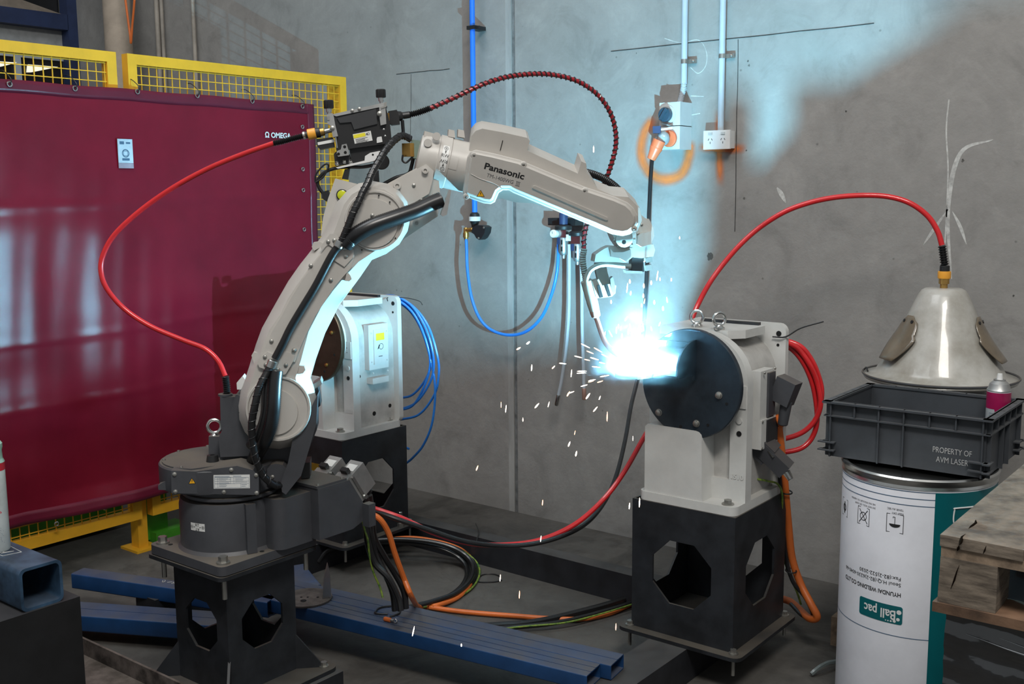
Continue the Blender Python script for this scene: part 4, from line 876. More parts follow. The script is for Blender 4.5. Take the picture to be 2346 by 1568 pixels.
# ================================================================ positioners
M_house = mat('positioner_body_paint', (0.46, 0.45, 0.43), 0.45, var=0.10, scale=11, dust=0.85, stain=(0.20, 0.175, 0.15))
def positioner(ox, oy, label, near):
    t = thing('welding_positioner', label, 'positioner', (ox - 1.685, oy + 3.27, .60), 'welding positioners')
    def Q(x, y, z): return V((ox + x, oy + y, z))
    x0, x1 = -1.868, -1.500; xc = -1.683; zc = 1.022
    b = MB(); b.prism([Q(xc + x, 3.265 + y, .600) for x, y in rrect(x0 - xc, -.188, x1 - xc, .188, .028, 5)], (0, 0, .030), .004)
    base = b.build('base_flange', M_cast, t)
    for bx_, by_ in ((x0 + .035, 3.115), (x1 - .040, 3.105), (x1 - .04, 3.40)): bolt('bolt', Q(bx_, by_, .630), UZ, .014, .016, t, M_zinc)
    def arch(r, zt, xa, xb, zb=.63):
        pts = [(xa, zb), (xb, zb), (xb, zc)]
        pts += [(xc + (xb - xc) * math.cos(math.radians(a)), zc + r * math.sin(math.radians(a))) for a in range(10, 180, 10)]
        return pts + [(xa, zc)]
    b = MB(); A_ = arch(.146, 0, x0 + .028, x1 - .028)
    b.prism([Q(x, 3.17, z) for x, z in A_], (0, .26, 0), .003); b.build('housing', M_house, t)
    # front arch rim
    o_, i_ = arch(.172, 0, x0, x1), arch(.118, 0, x0 + .060, x1 - .060, .70)
    b = MB(); n = len(o_)
    Of = [b.bm.verts.new(Q(x, 3.150, z)) for x, z in o_]; Ob = [b.bm.verts.new(Q(x, 3.192, z)) for x, z in o_]
    If = [b.bm.verts.new(Q(x, 3.150, z)) for x, z in i_]; Ib = [b.bm.verts.new(Q(x, 3.192, z)) for x, z in i_]
    for k in range(n):
        j = (k + 1) % n
        b.bm.faces.new((Of[k], Of[j], If[j], If[k])); b.bm.faces.new((Of[k], Of[j], Ob[j], Ob[k])); b.bm.faces.new((If[k], If[j], Ib[j], Ib[k]))
    b._bev(Of, .004); b.build('front_arch', M_cast, t)
    b = MB(); b.cyl(Q(xc, 3.105, zc), Q(xc, 3.19, zc), .150, n=56, bev=.004); b.build('bearing_hub', M_cast, t)
    # front foot block
    b = MB(); b.prism([Q(x, 3.082, z) for x, z in [(-1.845, .605), (-1.62, .605), (-1.625, .66), (-1.628, .845)] + [(-1.652 + .024 * math.cos(math.radians(a)), .845 + .022 * math.sin(math.radians(a))) for a in (30, 60, 90)] + [(-1.835, .868), (-1.845, .858)]], (0, .10, 0), .005)
    b.build('front_block', M_cast, t)
    # back plate
    b = MB(); b.prism([Q(xc + x, 3.43, .62 + z) for x, z in rrect(x0 - xc, 0, x1 + .004 - xc, .580, .030, 5)], (0, .024, 0), .003); b.build('back_plate', M_cast, t)
    for hx_, hz_, r in ((x1 - .022, 1.165, .0095), (x1 - .024, 1.125, .005), (x0 + .03, 1.175, .009)):
        MB().cyl(Q(hx_, 3.4285, hz_), Q(hx_, 3.4305, hz_), r, n=16).build('plate_hole', M_hole, t)
    # top pad
    b = MB(); b.prism([Q(x, y, 1.165) for x, y in ((-1.86, 3.20), (-1.60, 3.20), (-1.56, 3.25), (-1.56, 3.40), (-1.86, 3.40))], (0, 0, .028), .004); b.build('top_pad', M_cast, t)
    MB().box(Q(-1.69, 3.40, 1.198), (.22, .018, .010), bev=.001).build('top_strip', M_steelblk, t)
    # cast pads and numbers on the pillar
    MB().box(Q(-1.524, 3.150, .985), (.040, .008, .075), bev=.002).build('index_pad', M_cast, t)
    for z in (.975, .995): MB().cyl(Q(-1.528, 3.1455, z), Q(-1.528, 3.1465, z), .0022, n=8).build('pad_hole', M_hole, t)
    MB().cyl(Q(-1.527, 3.149, .905), Q(-1.527, 3.146, .905), .0105, n=20).build('plug', M_cast, t)
    MB().cyl(Q(-1.527, 3.1492, .862), Q(-1.527, 3.1478, .862), .0090, n=20).build('drain_hole', M_hole, t)
    text('cast_number', '1510', .024, plane_map(Q(-1.532, 3.1494, .715), (1, 0, 0), (0, 0, 1), .0012), M_cast, t, bold=.0012)
    for dx in (-.09, .06): MB().box(Q(xc + dx, 3.0815 if near else 3.0815, .618), (.10, .002, .006)).build('shim_gap', M_hole, t)
    # faceplate
    fpm = M_disc if near else mat('bronze_faceplate', (0.10, 0.075, 0.05), 0.4, 0.7, var=0.15)
    yf = 3.095
    fp = MB().lathe([(.160, .012), (.182, .010), (.184, .008), (.184, -.006), (.181, -.010), (.02, -.010)], Q(xc + .006, yf + .001, zc), (0, 1, 0), 72).build('faceplate', fpm, t)
    for a, r in ((20, .13), (75, .13), (140, .13), (200, .13), (250, .13), (310, .13)):
        if near:
            if a > 140: continue
            ex_, ez_ = {20: (.107, -.026), 75: (-.116, -.110), 140: (.027, -.130)}[a]; screw(Q(xc + .006 + ex_, yf - .009, zc + ez_), (0, -1, 0), .010, fp, M_zinc, 'bolt')
        else: c = Q(xc + .006 + r * math.cos(math.radians(a)), yf - .009, zc + r * math.sin(math.radians(a))); screw(c, (0, -1, 0), .007, fp, M_brass, 'bolt')
    for a in (-100, -60, -20, 160): MB().cyl(Q(xc + .15 * math.cos(math.radians(a)), yf - .0095, zc + .15 * math.sin(math.radians(a))), Q(xc + .15 * math.cos(math.radians(a)), yf - .0105, zc + .15 * math.sin(math.radians(a))), .005, n=14).build('tapped_hole', M_hole, fp)
    if near:
        for ex_, ey_, aa in ((-1.735, 3.235, .2), (-1.64, 3.215, .95)):
            q = V((math.sin(aa), -math.cos(aa), 0)); c = Q(ex_, ey_, 1.193)
            e = MB(); e.lathe([(.019, 0), (.019, .007), (.011, .012), (.009, .016)], c, UZ, 24); e.torus(c + UZ * .035, q, .0215, .0055, 32, 10); e.build('lifting_eye', M_chrome, t)
        # side covers and sockets
        s = MB(); s.box(Q(x1 - .012, 3.285, .975), (.034, .10, .17), bev=.002); s.build('side_cover', M_cast, t)
        s = MB(); s.box(Q(x1 + .004, 3.31, .975), (.018, .05, .15), bev=.002); s.build('socket_panel', M_dark, t)
        s = MB(); s.box(Q(x1 - .009, 3.30, .845), (.042, .13, .10), bev=.003); s.build('side_cover', M_cast, t)
        MB().box(Q(x1 + .0135, 3.315, .85), (.004, .085, .082), bev=.001).build('window', M_blk2, t)
        for y, z in ((3.242, .89), (3.242, .80), (3.33, 1.06), (3.25, 1.055), (3.36, .895)): screw(Q(x1 + .011, y, z), (1, 0, 0), .004, t)
        pl_ = MB(); pl_.box(Q(x1 + .045, 3.345, .985), (.07, .06, .085), Matrix.Rotation(.35, 3, 'Y'), .010); pl_.build('angled_plug', M_dark, t)
        MB().cyl(Q(x1 + .050, 3.345, .95), Q(x1 + .038, 3.345, .865), .020, .017, n=20, bev=.003).build('plug_boot', M_dark, t)
        cn = MB(); R = Matrix.Rotation(.75, 3, 'Y') @ Matrix.Rotation(.2, 3, 'Z'); cn.box(Q(x1 + .035, 3.30, .755), (.105, .060, .052), R, .004); cn.build('lower_connector', M_dark, t)
        MB().box(Q(x1 - .004, 3.30, .785), (.06, .075, .07), R, .003).build('connector_base', M_dark, t)
        MB().bar(Q(x1 + .01, 3.268, .80), Q(x1 + .045, 3.265, .77), .008, .004).build('clamp_lever', M_chrome, t)
        MB().cyl(Q(x1 + .07, 3.31, .715), Q(x1 + .088, 3.31, .690), .014, .010, n=18, bev=.002).build('cable_gland', M_chrome, t)
    else:
        b = MB(); b.box(Q(x1 - .014, 3.31, .985), (.030, .12, .20), bev=.003); b.build('side_cover', M_cast, t)
        lb_ = MB(); lb_.box(Q(x1 + .003, 3.315, .985), (.006, .075, .155), bev=.001); lb_ = lb_.build('label_cover', M_cast, t)
        o = Q(x1 + .0065, 3.315, .985); mp = plane_map(o, (0, 1, 0), (0, 0, 1), 0)
        flat([rect(-.026, .028, .026, .060)], plane_map(o, (0, 1, 0), (0, 0, 1), .0004)).build('caution_band', M_warny, lb_)
        flat(ringq(.005, 0, .014, .0022, 16) + [[(-.018, -.012), (-.01, -.008), (-.002, .006), (-.008, .010), (-.014, -.002)], rect(-.012, -.045, .012, -.042)], plane_map(o, (0, 1, 0), (0, 0, 1), .0006)).build('caution_pictogram', M_ink, lb_)
        MB().box(Q(x1 - .010, 3.31, .835), (.040, .10, .026), bev=.003).build('side_ledge', M_cast, t)
        for y, z in ((3.265, 1.05), (3.36, 1.05), (3.265, .92), (3.36, .92), (3.27, .87), (3.36, .87)): screw(Q(x1 + .003, y, z), (1, 0, 0), .0035, t, M_cast)
        for y, z, r in ((3.30, .68, .010), (3.40, .70, .009), (3.215, .86, .008)): MB().cyl(Q(x1 - .0285, y, z), Q(x1 - .0265, y, z), r, n=16).build('side_hole', M_hole, t)
        MB().box(Q(-1.69, 3.14, 1.196), (.10, .03, .018), bev=.004).build('top_lug', M_cast, t)
    return t
positioner(0, 0, 'cream welding positioner with two lifting eyes and dark faceplate at the arc', True)
positioner(-1.845, -.012, 'cream welding positioner with bronze faceplate standing behind the robot arm', False)
# workpiece bracket clamped on the near faceplate
fx = thing('steel_bracket', 'blued steel bracket with two curved gussets bolted to the near faceplate', 'workpiece', (-1.70, 3.0, .99))
zs = 1.067
b = MB(); b.prism([V((x, y, zs - .012)) for x, y in ((-1.85, 3.084), (-1.85, 2.897), (-1.765, 2.897), (-1.742, 2.955), (-1.655, 2.957), (-1.655, 3.084))], (0, 0, .012), .001); b.build('shelf', M_disc, fx)
b = MB(); b.box((-1.728, 3.078, 1.100), (.145, .012, .125), bev=.001); b.build('mount_plate', M_disc, fx)
for gx, top_, reach in ((-1.822, 1.160, .056), (-1.660, 1.172, .125)):
    pts = [V((gx, 3.084, zs)), V((gx, 3.084, top_))] + [V((gx, 3.084 - reach * math.sin(math.radians(a)) , zs + (top_ - zs) * math.cos(math.radians(a)) ** .8)) for a in (15, 30, 45, 60, 75)] + [V((gx, 3.084 - reach, zs))]
    MB().prism(pts, (.006, 0, 0), .0008).build('gusset', M_disc, fx)
b = MB(); b.lathe([(.040, 0), (.040, .10)], (-1.765, 3.046, zs + .040), (1, 0, 0), 28); b.build('round_boss', M_disc, fx)
# ================================================================ the arc, its light, sparks and smoke
ARC = ony(1465, 850, 2.960)
M_arc = bpy.data.materials.new('arc_plasma'); M_arc.use_nodes = True; nt = M_arc.node_tree; nt.nodes.clear()
e = nt.nodes.new('ShaderNodeEmission'); e.inputs[0].default_value = (0.28, 0.74, 1.0, 1); e.inputs[1].default_value = 140000
oo_ = nt.nodes.new('ShaderNodeOutputMaterial'); nt.links.new(e.outputs[0], oo_.inputs[0])
b = MB(); res = bmesh.ops.create_icosphere(b.bm, subdivisions=2, radius=.0075)
for v in res['verts']: v.co = V((v.co.x, v.co.y, v.co.z * 1.1)) + ARC
tag(b.build('welding_arc', M_arc), 'blinding white blue welding arc burning at the torch tip', 'welding arc')
M_spark = mat('glowing_spark', (1.0, 0.6, 0.35), 0.5, emit=(1.0, 0.50, 0.25), estr=6.0)
M_sparkw = mat('white_hot_spark', (1.0, 0.8, 0.6), 0.5, emit=(1.0, 0.80, 0.62), estr=9.0)
SP = [(1243, 1152, 12, 4, 5), (1239, 1235, 14, 4, 5), (1146, 1325, 14, 4, 4), (1190, 1363, 16, 4, 3), (1442, 1160, 14, 5, 3), (1465, 1152, 20, 5, 2), (1411, 1437, 14, 4, 3), (947, 1447, 26, 5, 12), (1057, 1479, 6, 6, 0), (1093, 1073, 12, 6, 20), (1304, 1018, 12, 7, 20), (1320, 1040, 12, 7, 10), (1188, 799, 10, 7, 60), (1210, 786, 9, 8, 50), (1218, 843, 14, 5, 3), (1268, 842, 9, 6, 45), (1309, 856, 16, 4, 5), (1159, 937, 16, 4, 5), (1148, 928, 14, 3, 0), (1230, 930, 14, 7, 40), (1257, 927, 12, 4, 15), (1302, 903, 12, 7, 30), (1347, 908, 15, 8, 35), (1364, 938, 14, 6, 40), (1391, 955, 24, 5, 2), (1198, 962, 8, 4, 0), (1437, 660, 24, 5, 5), (1443, 645, 9, 8, 0), (1440, 760, 12, 8, 0), (1445, 672, 9, 7, 5), (1475, 655, 10, 8, 0), (1492, 648, 9, 8, 0), (1506, 632, 22, 5, 8), (1474, 678, 9, 8, 0), (1400, 692, 8, 7, 0), (1512, 640, 7, 6, 0), (1538, 641, 7, 6, 0), (1557, 545, 6, 4, 0), (1360, 342, 14, 5, 0), (1435, 730, 12, 6, 30), (1417, 748, 9, 5, 0), (1425, 770, 10, 7, 0), (1470, 700, 8, 6, 0), (1499, 693, 9, 8, 0), (1519, 707, 10, 9, 0), (1399, 765, 18, 4, -30), (1412, 757, 14, 4, 0), (1467, 740, 22, 6, 5), (1453, 790, 14, 6, 10), (1374, 912, 9, 5, 20), (1450, 1005, 10, 3, 0), (1317, 992, 10, 3, 10), (1386, 765, 10, 5, 10)]
for i in range(18):   # the fan of droplets leaving the arc to the left
    a = math.radians(random.uniform(150, 218)); d = random.uniform(70, 175); SP.append((1455 + d * math.cos(a) , 850 + d * math.sin(a) * .75, random.uniform(12, 24), 5, math.degrees(math.atan2(-math.cos(a), math.sin(a) * .75)) ))
for i in range(12):
    a = math.radians(random.uniform(245, 300)); d = random.uniform(70, 190); SP.append((1465 + d * math.cos(a), 850 + d * math.sin(a), random.uniform(7, 14), 5, random.uniform(-20, 20)))
spk = None; frw = -CR.col[2].to_3d() if False else V((-CR[0][2], -CR[1][2], -CR[2][2]))
cr_, cu_ = V((CR[0][0], CR[1][0], CR[2][0])), V((CR[0][1], CR[1][1], CR[2][1]))
for i, (x, y, L_, w_, ang) in enumerate(SP):
    dist = math.hypot(x - 1465, y - 850); wv = -.065 + random.uniform(-1, 1) * min(.35, dist * .0009)
    p = W(x, y, wv)
    if p.z < .03: p.z = .03
    s_ = (p - CAM).length / 2432; L2 = min(L_ * 1.1, w_ * 4.5) * s_ / 2; r = w_ * s_ / 2 * .48
    a = math.radians(ang); d = (cu_ * math.cos(a) + cr_ * math.sin(a)) + frw * random.uniform(-.3, .3)
    b = MB(); b.lathe([(r * .1, -L2), (r * .7, -L2 * .8), (r, -L2 * .3), (r * .9, L2 * .3), (r * .55, L2 * .75), (r * .1, L2)], p, d, 8)
    ref = 'above' if y < 700 else 'below' if y > 960 else 'beside'
    o = b.build('spark', M_sparkw if i % 3 else M_spark)
    tag(o, {'above': 'tiny glowing spark rising above the welding arc', 'below': 'tiny glowing spark falling below the welding arc', 'beside': 'tiny glowing spark flying close around the welding arc'}[ref], 'spark', {'above': 'sparks above the arc', 'below': 'sparks falling below the arc', 'beside': 'sparks flying round the arc'}[ref])
# welding fume: a real cloud lit by the arc
M_fume = bpy.data.materials.new('welding_fume'); M_fume.use_nodes = True; nt = M_fume.node_tree; nt.nodes.clear(); N = nt.nodes; L = nt.links
tcn = N.new('ShaderNodeNewGeometry'); sub = N.new('ShaderNodeVectorMath'); sub.operation = 'SUBTRACT'; sub.inputs[1].default_value = ARC; L.new(tcn.outputs['Position'], sub.inputs[0])
mpn = N.new('ShaderNodeVectorMath'); mpn.operation = 'MULTIPLY'; mpn.inputs[1].default_value = (1, 1, .55); L.new(sub.outputs[0], mpn.inputs[0])
ln = N.new('ShaderNodeVectorMath'); ln.operation = 'LENGTH'; L.new(mpn.outputs[0], ln.inputs[0])
r1 = N.new('ShaderNodeMapRange'); r1.interpolation_type = 'SMOOTHERSTEP'; r1.inputs[1].default_value = .26; r1.inputs[2].default_value = .0; r1.inputs[3].default_value = 0; r1.inputs[4].default_value = 1; L.new(ln.outputs['Value'], r1.inputs[0])
pw = N.new('ShaderNodeMath'); pw.operation = 'POWER'; pw.inputs[1].default_value = 2.0; L.new(r1.outputs[0], pw.inputs[0])
nn_ = N.new('ShaderNodeTexNoise'); nn_.inputs['Scale'].default_value = 13; nn_.inputs['Detail'].default_value = 4; nn_.inputs['Distortion'].default_value = 1.2; L.new(tcn.outputs['Position'], nn_.inputs['Vector'])
r2 = N.new('ShaderNodeMapRange'); r2.inputs[1].default_value = .42; r2.inputs[2].default_value = .68; r2.inputs[3].default_value = .25; r2.inputs[4].default_value = 2.2; L.new(nn_.outputs['Fac'], r2.inputs[0])
mu = N.new('ShaderNodeMath'); mu.operation = 'MULTIPLY'; L.new(pw.outputs[0], mu.inputs[0]); L.new(r2.outputs[0], mu.inputs[1])
mu2 = N.new('ShaderNodeMath'); mu2.operation = 'MULTIPLY'; mu2.inputs[1].default_value = 0.52; L.new(mu.outputs[0], mu2.inputs[0])
sc = N.new('ShaderNodeVolumeScatter'); sc.inputs['Color'].default_value = (.80, .90, 1.0, 1); sc.inputs['Anisotropy'].default_value = 0.1; L.new(mu2.outputs[0], sc.inputs['Density'])
om = N.new('ShaderNodeOutputMaterial'); L.new(sc.outputs[0], om.inputs['Volume'])
b = MB(); res = bmesh.ops.create_icosphere(b.bm, subdivisions=3, radius=1.0)
for v in res['verts']: v.co = V((v.co.x * .25, v.co.y * .25, v.co.z * .45)) + ARC
fume = b.build('welding_fume', M_fume); tag(fume, 'thin blue lit welding fume drifting up from the arc', 'smoke', kind='stuff')
# ================================================================ services on the wall
pipe_top = ony(1081, -30, 4.165)
ap = thing('air_pipe', 'blue compressed air pipe running down the concrete wall to a black valve', 'pipe', (ony(1088, 490, 4.165).x, 4.165, 1.5))
pb_ = ony(1087.5, 492, 4.165)
MB().cyl((pb_.x, 4.165, pb_.z), (pb_.x, 4.165, 4.9), .0135, n=20).build('pipe', M_bluepipe, ap)
z0 = pb_.z
MB().lathe([(.014, .012), (.024, .004), (.026, -.010)], (pb_.x, 4.165, z0), UZ, 24).build('coupling_nut', M_black, ap)
MB().lathe([(.030, -.010), (.030, -.032)], (pb_.x, 4.165, z0), UZ, 24).build('coupling_ring', M_white, ap, label='white ring of the coupling')
MB().lathe([(.026, -.032), (.018, -.052), (.016, -.070)], (pb_.x, 4.165, z0), UZ, 24).build('coupling_body', M_black, ap)
v = [ony(x, y, 4.13) for x, y in ((1082, 522), (1092, 516), (1105, 517), (1112, 521), (1110, 534), (1103, 546), (1097, 550), (1091, 546), (1086, 537), (1080, 533))]
MB().prism(v, (0, .05, 0), .006).build('elbow_plate', M_black, ap)
for x, y in ((1108.5, 522), (1096.5, 546)): screw(ony(x, y, 4.13), (0, -1, 0), .0045, ap)
MB().cyl(ony(1066, 528, 4.15), ony(1084, 526, 4.15), .012, n=14, bev=.002).build('tee_branch', M_brass, ap)
t_ = ony(1067.5, 524, 4.15); MB().lathe([(.011, .005), (.013, 0), (.013, -.02), (.016, -.022), (.016, -.045), (.012, -.047), (.010, -.060)], t_, UZ, 16).build('tee_body', M_brass, ap)
for x_, y_, l_ in ((1089, 63, ap),):
    c = ony(x_, y_, 4.165); MB().box((pb_.x + .004, 4.19, c.z), (.05, .09, .018), bev=.003).build('pipe_clip', M_black, ap); MB().box((pb_.x + .032, 4.165, c.z), (.03, .012, .012), bev=.002).build('pipe_clip_bolt', M_black, ap)
hs = MB(); P = spl([ony(x, y, Y) for x, y, Y in ((1067.5, 540, 4.15), (1069, 570, 4.14), (1071, 620, 4.12), (1080, 680, 4.11), (1098, 728, 4.10), (1125, 756, 4.10), (1165, 768, 4.10), (1205, 760, 4.10), (1240, 728, 4.11), (1262, 680, 4.12), (1275, 630, 4.13), (1279, 585, 4.14), (1279, 555, 4.15))], 8)
tag(hs.tube(P, .0078, 12).build('air_hose', M_bluehose), 'blue air hose hanging in a loop from the black wall valve', 'hose')
fr = thing('filter_regulator', 'air filter regulator with a round gauge hanging on the wall behind the arm', 'air regulator', ony(1290, 540, 4.13))
MB().box(ony(1296, 508, 4.19), (.16, .07, .035), bev=.004).build('wall_bracket', M_black, fr)
def bowl(px, py0, lab, gauge):
    c = ony(px, py0, 4.13)
    MB().lathe([(.034, .0), (.042, -.006), (.042, -.020), (.026, -.024)], c, UZ, 24).build('regulator_cap', M_black, fr)
    if gauge: MB().lathe([(.019, .058), (.021, .05), (.021, .002)], c, UZ, 24).build('regulator_knob', MATS['navy_steel_paint'], fr)
    MB().box((c.x + .004, c.y, c.z - .040), (.052, .045, .036), bev=.004).build('regulator_body', M_chrome, fr)
    MB().lathe([(.021, -.056), (.023, -.06), (.023, -.128), (.018, -.140), (.010, -.142), (.008, -.158)], c, UZ, 20).build('bowl', M_alu, fr)
    for zz in (.080, .112): MB().box((c.x + .005, c.y - .0225, c.z - zz), (.008, .003, .022), bev=.001).build('sight_slot', M_ink, fr)
    MB().box((c.x - .013, c.y - .019, c.z - .075), (.018, .008, .032), bev=.001).build('bowl_band', M_navy, fr)
    if gauge:
        g = V((c.x - .030, c.y - .045, c.z - .040)); MB().cyl(g, g + V((0, .035, 0)), .019, n=24, bev=.002).build('gauge', M_white, fr)
        MB().cyl(g + V((0, -.0003, 0)), g + V((0, -.0012, 0)), .015, n=24).build('gauge_face', M_label, fr); MB().bar(g + V((0, -.0018, 0)), g + V((-.004, -.0018, .011)), .001, .002, up=(0, 1, 0)).build('gauge_needle', M_ink, fr)
bowl(1291, 516, '', True); bowl(1323, 530, '', False)
MB().box(ony(1308, 545, 4.12), (.05, .02, .03), bev=.003).build('connector_block', M_white, fr)
def wand(pts, lab, tipm, r=.0085):
    t = thing('air_wand', lab, 'air hose', ony(*pts[0], 4.10), 'grey air hoses hanging below the regulator')
    P = spl([ony(x, y, 4.12) for x, y in pts], 8); MB().tube(P, r, 12).build('tube', M_conduit, t)
    d = (P[-1] - P[-3]).normalized(); MB().lathe([(r * 1.1, 0), (r * 1.25, .004), (r * 1.25, .05), (r, .056)], P[-1], d, 14).build('tip', tipm, t)
wand([(1304, 560), (1304, 640), (1303, 720), (1297, 800), (1287, 870), (1280, 905)], 'pale grey air hose with a bright metal tip hanging below the regulator', M_chrome)
wand([(1331, 570), (1333, 660), (1334, 760), (1337, 850), (1338, 890)], 'pale grey air hose with a rusty tip hanging below the regulator', M_copper)
# conduits, isolator, socket
def conduit(px0, px1, py1, lab, clip, bend=None):
    Y = 4.215; b_ = ony(px1, py1, Y); t = thing('power_conduit', lab, 'conduit', b_, 'grey power conduits on the concrete wall')
    MB().cyl((b_.x, Y, b_.z), (b_.x, Y, 4.9), .0135, n=18).build('conduit', M_conduit, t)
    c = ony(*clip, Y - .012); MB().torus((b_.x, Y, c.z), UZ, .0142, .002, 18, 6); q = MB(); q.lathe([(.0148, -.009), (.0148, .009)], (b_.x, Y, c.z), UZ, 18); q.build('saddle', M_zinc, t)
    q = MB(); q.box((b_.x + .032, Y + .014, c.z), (.040, .008, .018), bev=.002); q.build('saddle_lug', M_zinc, t); screw((b_.x + .038, Y + .009, c.z), (0, -1, 0), .005, t)
    if bend:
        P = spl([V((b_.x, Y, b_.z + .01)), V((b_.x, Y - .004, b_.z - .02)), V((b_.x - .006, Y - .012, b_.z - .06)), V((b_.x - .008, Y - .022, b_.z - .085))], 8); Q_, f = corrug(P, .0125, .0012, .007); MB().tube(Q_, .0125, 14, rfun=f).build('flexible_end', M_conduit, t)
conduit(1571, 1567, 192, 'grey power conduit with a flexible ribbed end above the isolator switch', (1572, 140), True)
conduit(1656, 1651, 300, 'grey power conduit dropping straight into the double socket', (1654, 128))
iso = thing('isolator_switch', 'pale isolator switch box with dark dial and orange plug on the wall', 'power switch', ony(1535, 340, 4.14))
a0, a1 = ony(1511, 236, 4.135), ony(1557, 342, 4.135); cx_, w_ = (a0.x + a1.x) / 2, a1.x - a0.x; zt, zb_ = a0.z, a1.z
zm = ony(1535, 289, 4.135).z; M_iso = mat('isolator_grey', (0.52, 0.54, 0.54), 0.4, var=0.03)
MB().box((cx_, 4.187, (zt + zm) / 2 + .0008), (w_, .104, zt - zm - .002), bev=.004).build('switch_housing', M_iso, iso)
MB().box((cx_, 4.187, (zb_ + zm) / 2 - .0008), (w_, .104, zm - zb_ - .002), bev=.004).build('socket_housing', M_iso, iso)
c = ony(1527, 263, 4.13); MB().cyl(c, c + V((0, .01, 0)), .042, n=32, bev=.002).build('dial_ring', M_iso, iso)
dl = MB().cyl(c + V((0, -.022, 0)), c, .031, n=32, bev=.003).build('dial', M_navy if False else mat('dial_dark', (0.03, 0.06, 0.09), 0.3), iso)
d_ = V((.55, 0, .83)); MB().bar(c + V((0, -.027, 0)) - d_ * .028, c + V((0, -.027, 0)) + d_ * .028, .012, .014, up=(0, 1, 0), bev=.003).build('dial_grip', MATS['dial_dark'], dl)
c = ony(1534, 318, 4.13); pg = thing('power_plug', 'orange and clear power plug pushed into the isolator socket', 'plug', c)
MB().cyl(c + V((0, -.012, 0)), c + V((0, .004, 0)), .036, n=32, bev=.003).build('plug_collar', M_orangeR, pg)
MB().sphere(c + V((-.012, -.036, .0)), .031, 20, (1, .9, 1)).build('clear_body', mat('clear_plug_plastic', (0.30, 0.33, 0.34), 0.12, spec=0.8), pg)
MB().lathe([(.028, 0), (.027, .03), (.019, .085), (.017, .088)], ony(1511, 322, 4.07), ony(1495, 358, 4.06) - ony(1511, 322, 4.07), 28).build('plug_sleeve', M_orangeR, pg)
MB().lathe([(.0278, .031), (.0283, .034), (.0262, .044), (.0256, .046)], ony(1511, 322, 4.07), ony(1495, 358, 4.06) - ony(1511, 322, 4.07), 28).build('sleeve_grip', M_orangeR, pg)
MB().bar(ony(1496, 298, 4.06), ony(1514, 297, 4.075), .030, .030, bev=.005).build('lock_lever', M_navy, pg)
MB().bar(ony(1514, 297, 4.08), ony(1540, 294, 4.11), .012, .008, bev=.002).build('hinge_flap', M_white, pg)
tag(MB().tube(spl([ony(1495.5, 357, 4.06), ony(1491, 400, 4.05), ony(1487, 480, 4.04), ony(1484, 560, 4.0), ony(1480, 660, 3.95), ony(1474, 760, 3.9), ony(1462, 860, 3.8), ony(1446, 930, 3.7), ony(1432, 1010, 3.55), ony(1412, 1090, 3.4), ony(1385, 1150, 3.25), ony(1345, 1198, 3.1), ony(1290, 1228, 2.95), ony(1220, 1247, 2.85), ony(1140, 1251, 2.75), ony(1060, 1240, 2.62), ony(980, 1214, 2.52), ony(910, 1190, 2.44), ony(850, 1168, 2.40)], 8), .0085, 10).build('power_cable', M_rubber), 'black power cable hanging from the orange plug and sagging back towards the robot', 'cable')
so = thing('double_socket', 'white double power socket on the wall beside the isolator switch', 'socket', ony(1645, 342, 4.2))
a0, a1 = ony(1612, 299, 4.185), ony(1672, 342, 4.185); cx_, w_, cz, h_ = (a0.x + a1.x) / 2, a1.x - a0.x, (ony(1640, 299, 4.185).z + ony(1640, 342, 4.185).z) / 2, .080
MB().box((cx_, 4.215, cz), (w_ - .006, .045, h_ - .006), bev=.003).build('back_box', M_white, so)
fp = MB().box((cx_, 4.190, cz), (w_, .012, h_), bev=.004).build('front_plate', M_white, so)
for sx in (-1, 1):
    x = cx_ + sx * .030; MB().box((x, 4.183, cz + .027), (.018, .006, .010), bev=.002).build('rocker', M_iso, so)
    for dx, dz, an in ((-.008, .002, .5), (.008, .002, -.5), (0, -.012, 0)): MB().box((x + dx, 4.1838, cz + dz), (.0022, .002, .009), Matrix.Rotation(an, 3, 'Y')).build('pin_slot', M_ink, so)
# ================================================================ drum, crate, cone, cans
DC, DR, DH = V((-0.972, 3.235, 0)), .2205, .835
drum = thing('wire_drum', 'white and teal welding wire drum printed upside down, under the grey crate', 'drum', DC)
MB().lathe([(DR - .004, 0.0), (DR, .01), (DR, DH - .025), (DR - .002, DH - .02)], DC, UZ, 96).build('drum_body', M_drum, drum)
MB().lathe([(DR - .001, DH - .034), (DR + .003, DH - .030), (DR + .001, DH - .022), (DR + .005, DH - .014), (DR + .006, DH - .004), (DR + .001, DH + .001), (DR - .012, DH - .001), (DR - .016, DH - .012), (.01, DH - .012)], DC, UZ, 96).build('rim', M_chrome, drum)
def dth(px, py, r=DR):
    q = ray(px, py); o = CAM - DC; a = q.x ** 2 + q.y ** 2; bq = o.x * q.x + o.y * q.y; cq = o.x ** 2 + o.y ** 2 - r * r
    t = (-bq - math.sqrt(max(0, bq * bq - a * cq))) / a; P = CAM + q * t; return math.atan2(P.y - DC.y, P.x - DC.x), P.z
def dmap(th0, z0, h0=.0006, up=1):
    return lambda x, y, h: V((DC.x + (DR + h0) * math.cos(th0 + up * x / DR), DC.y + (DR + h0) * math.sin(th0 + up * x / DR), z0 + up * y))
thT, _ = dth(2143, 1140)
b = MB(); m_ = dmap(thT, 0, .0005); b.grid(lambda u, v: m_(u * .30, .012 + v * (DH - .048), 0), 40, 1); b.build('teal_panel', M_teal, drum, label='teal printed panel')
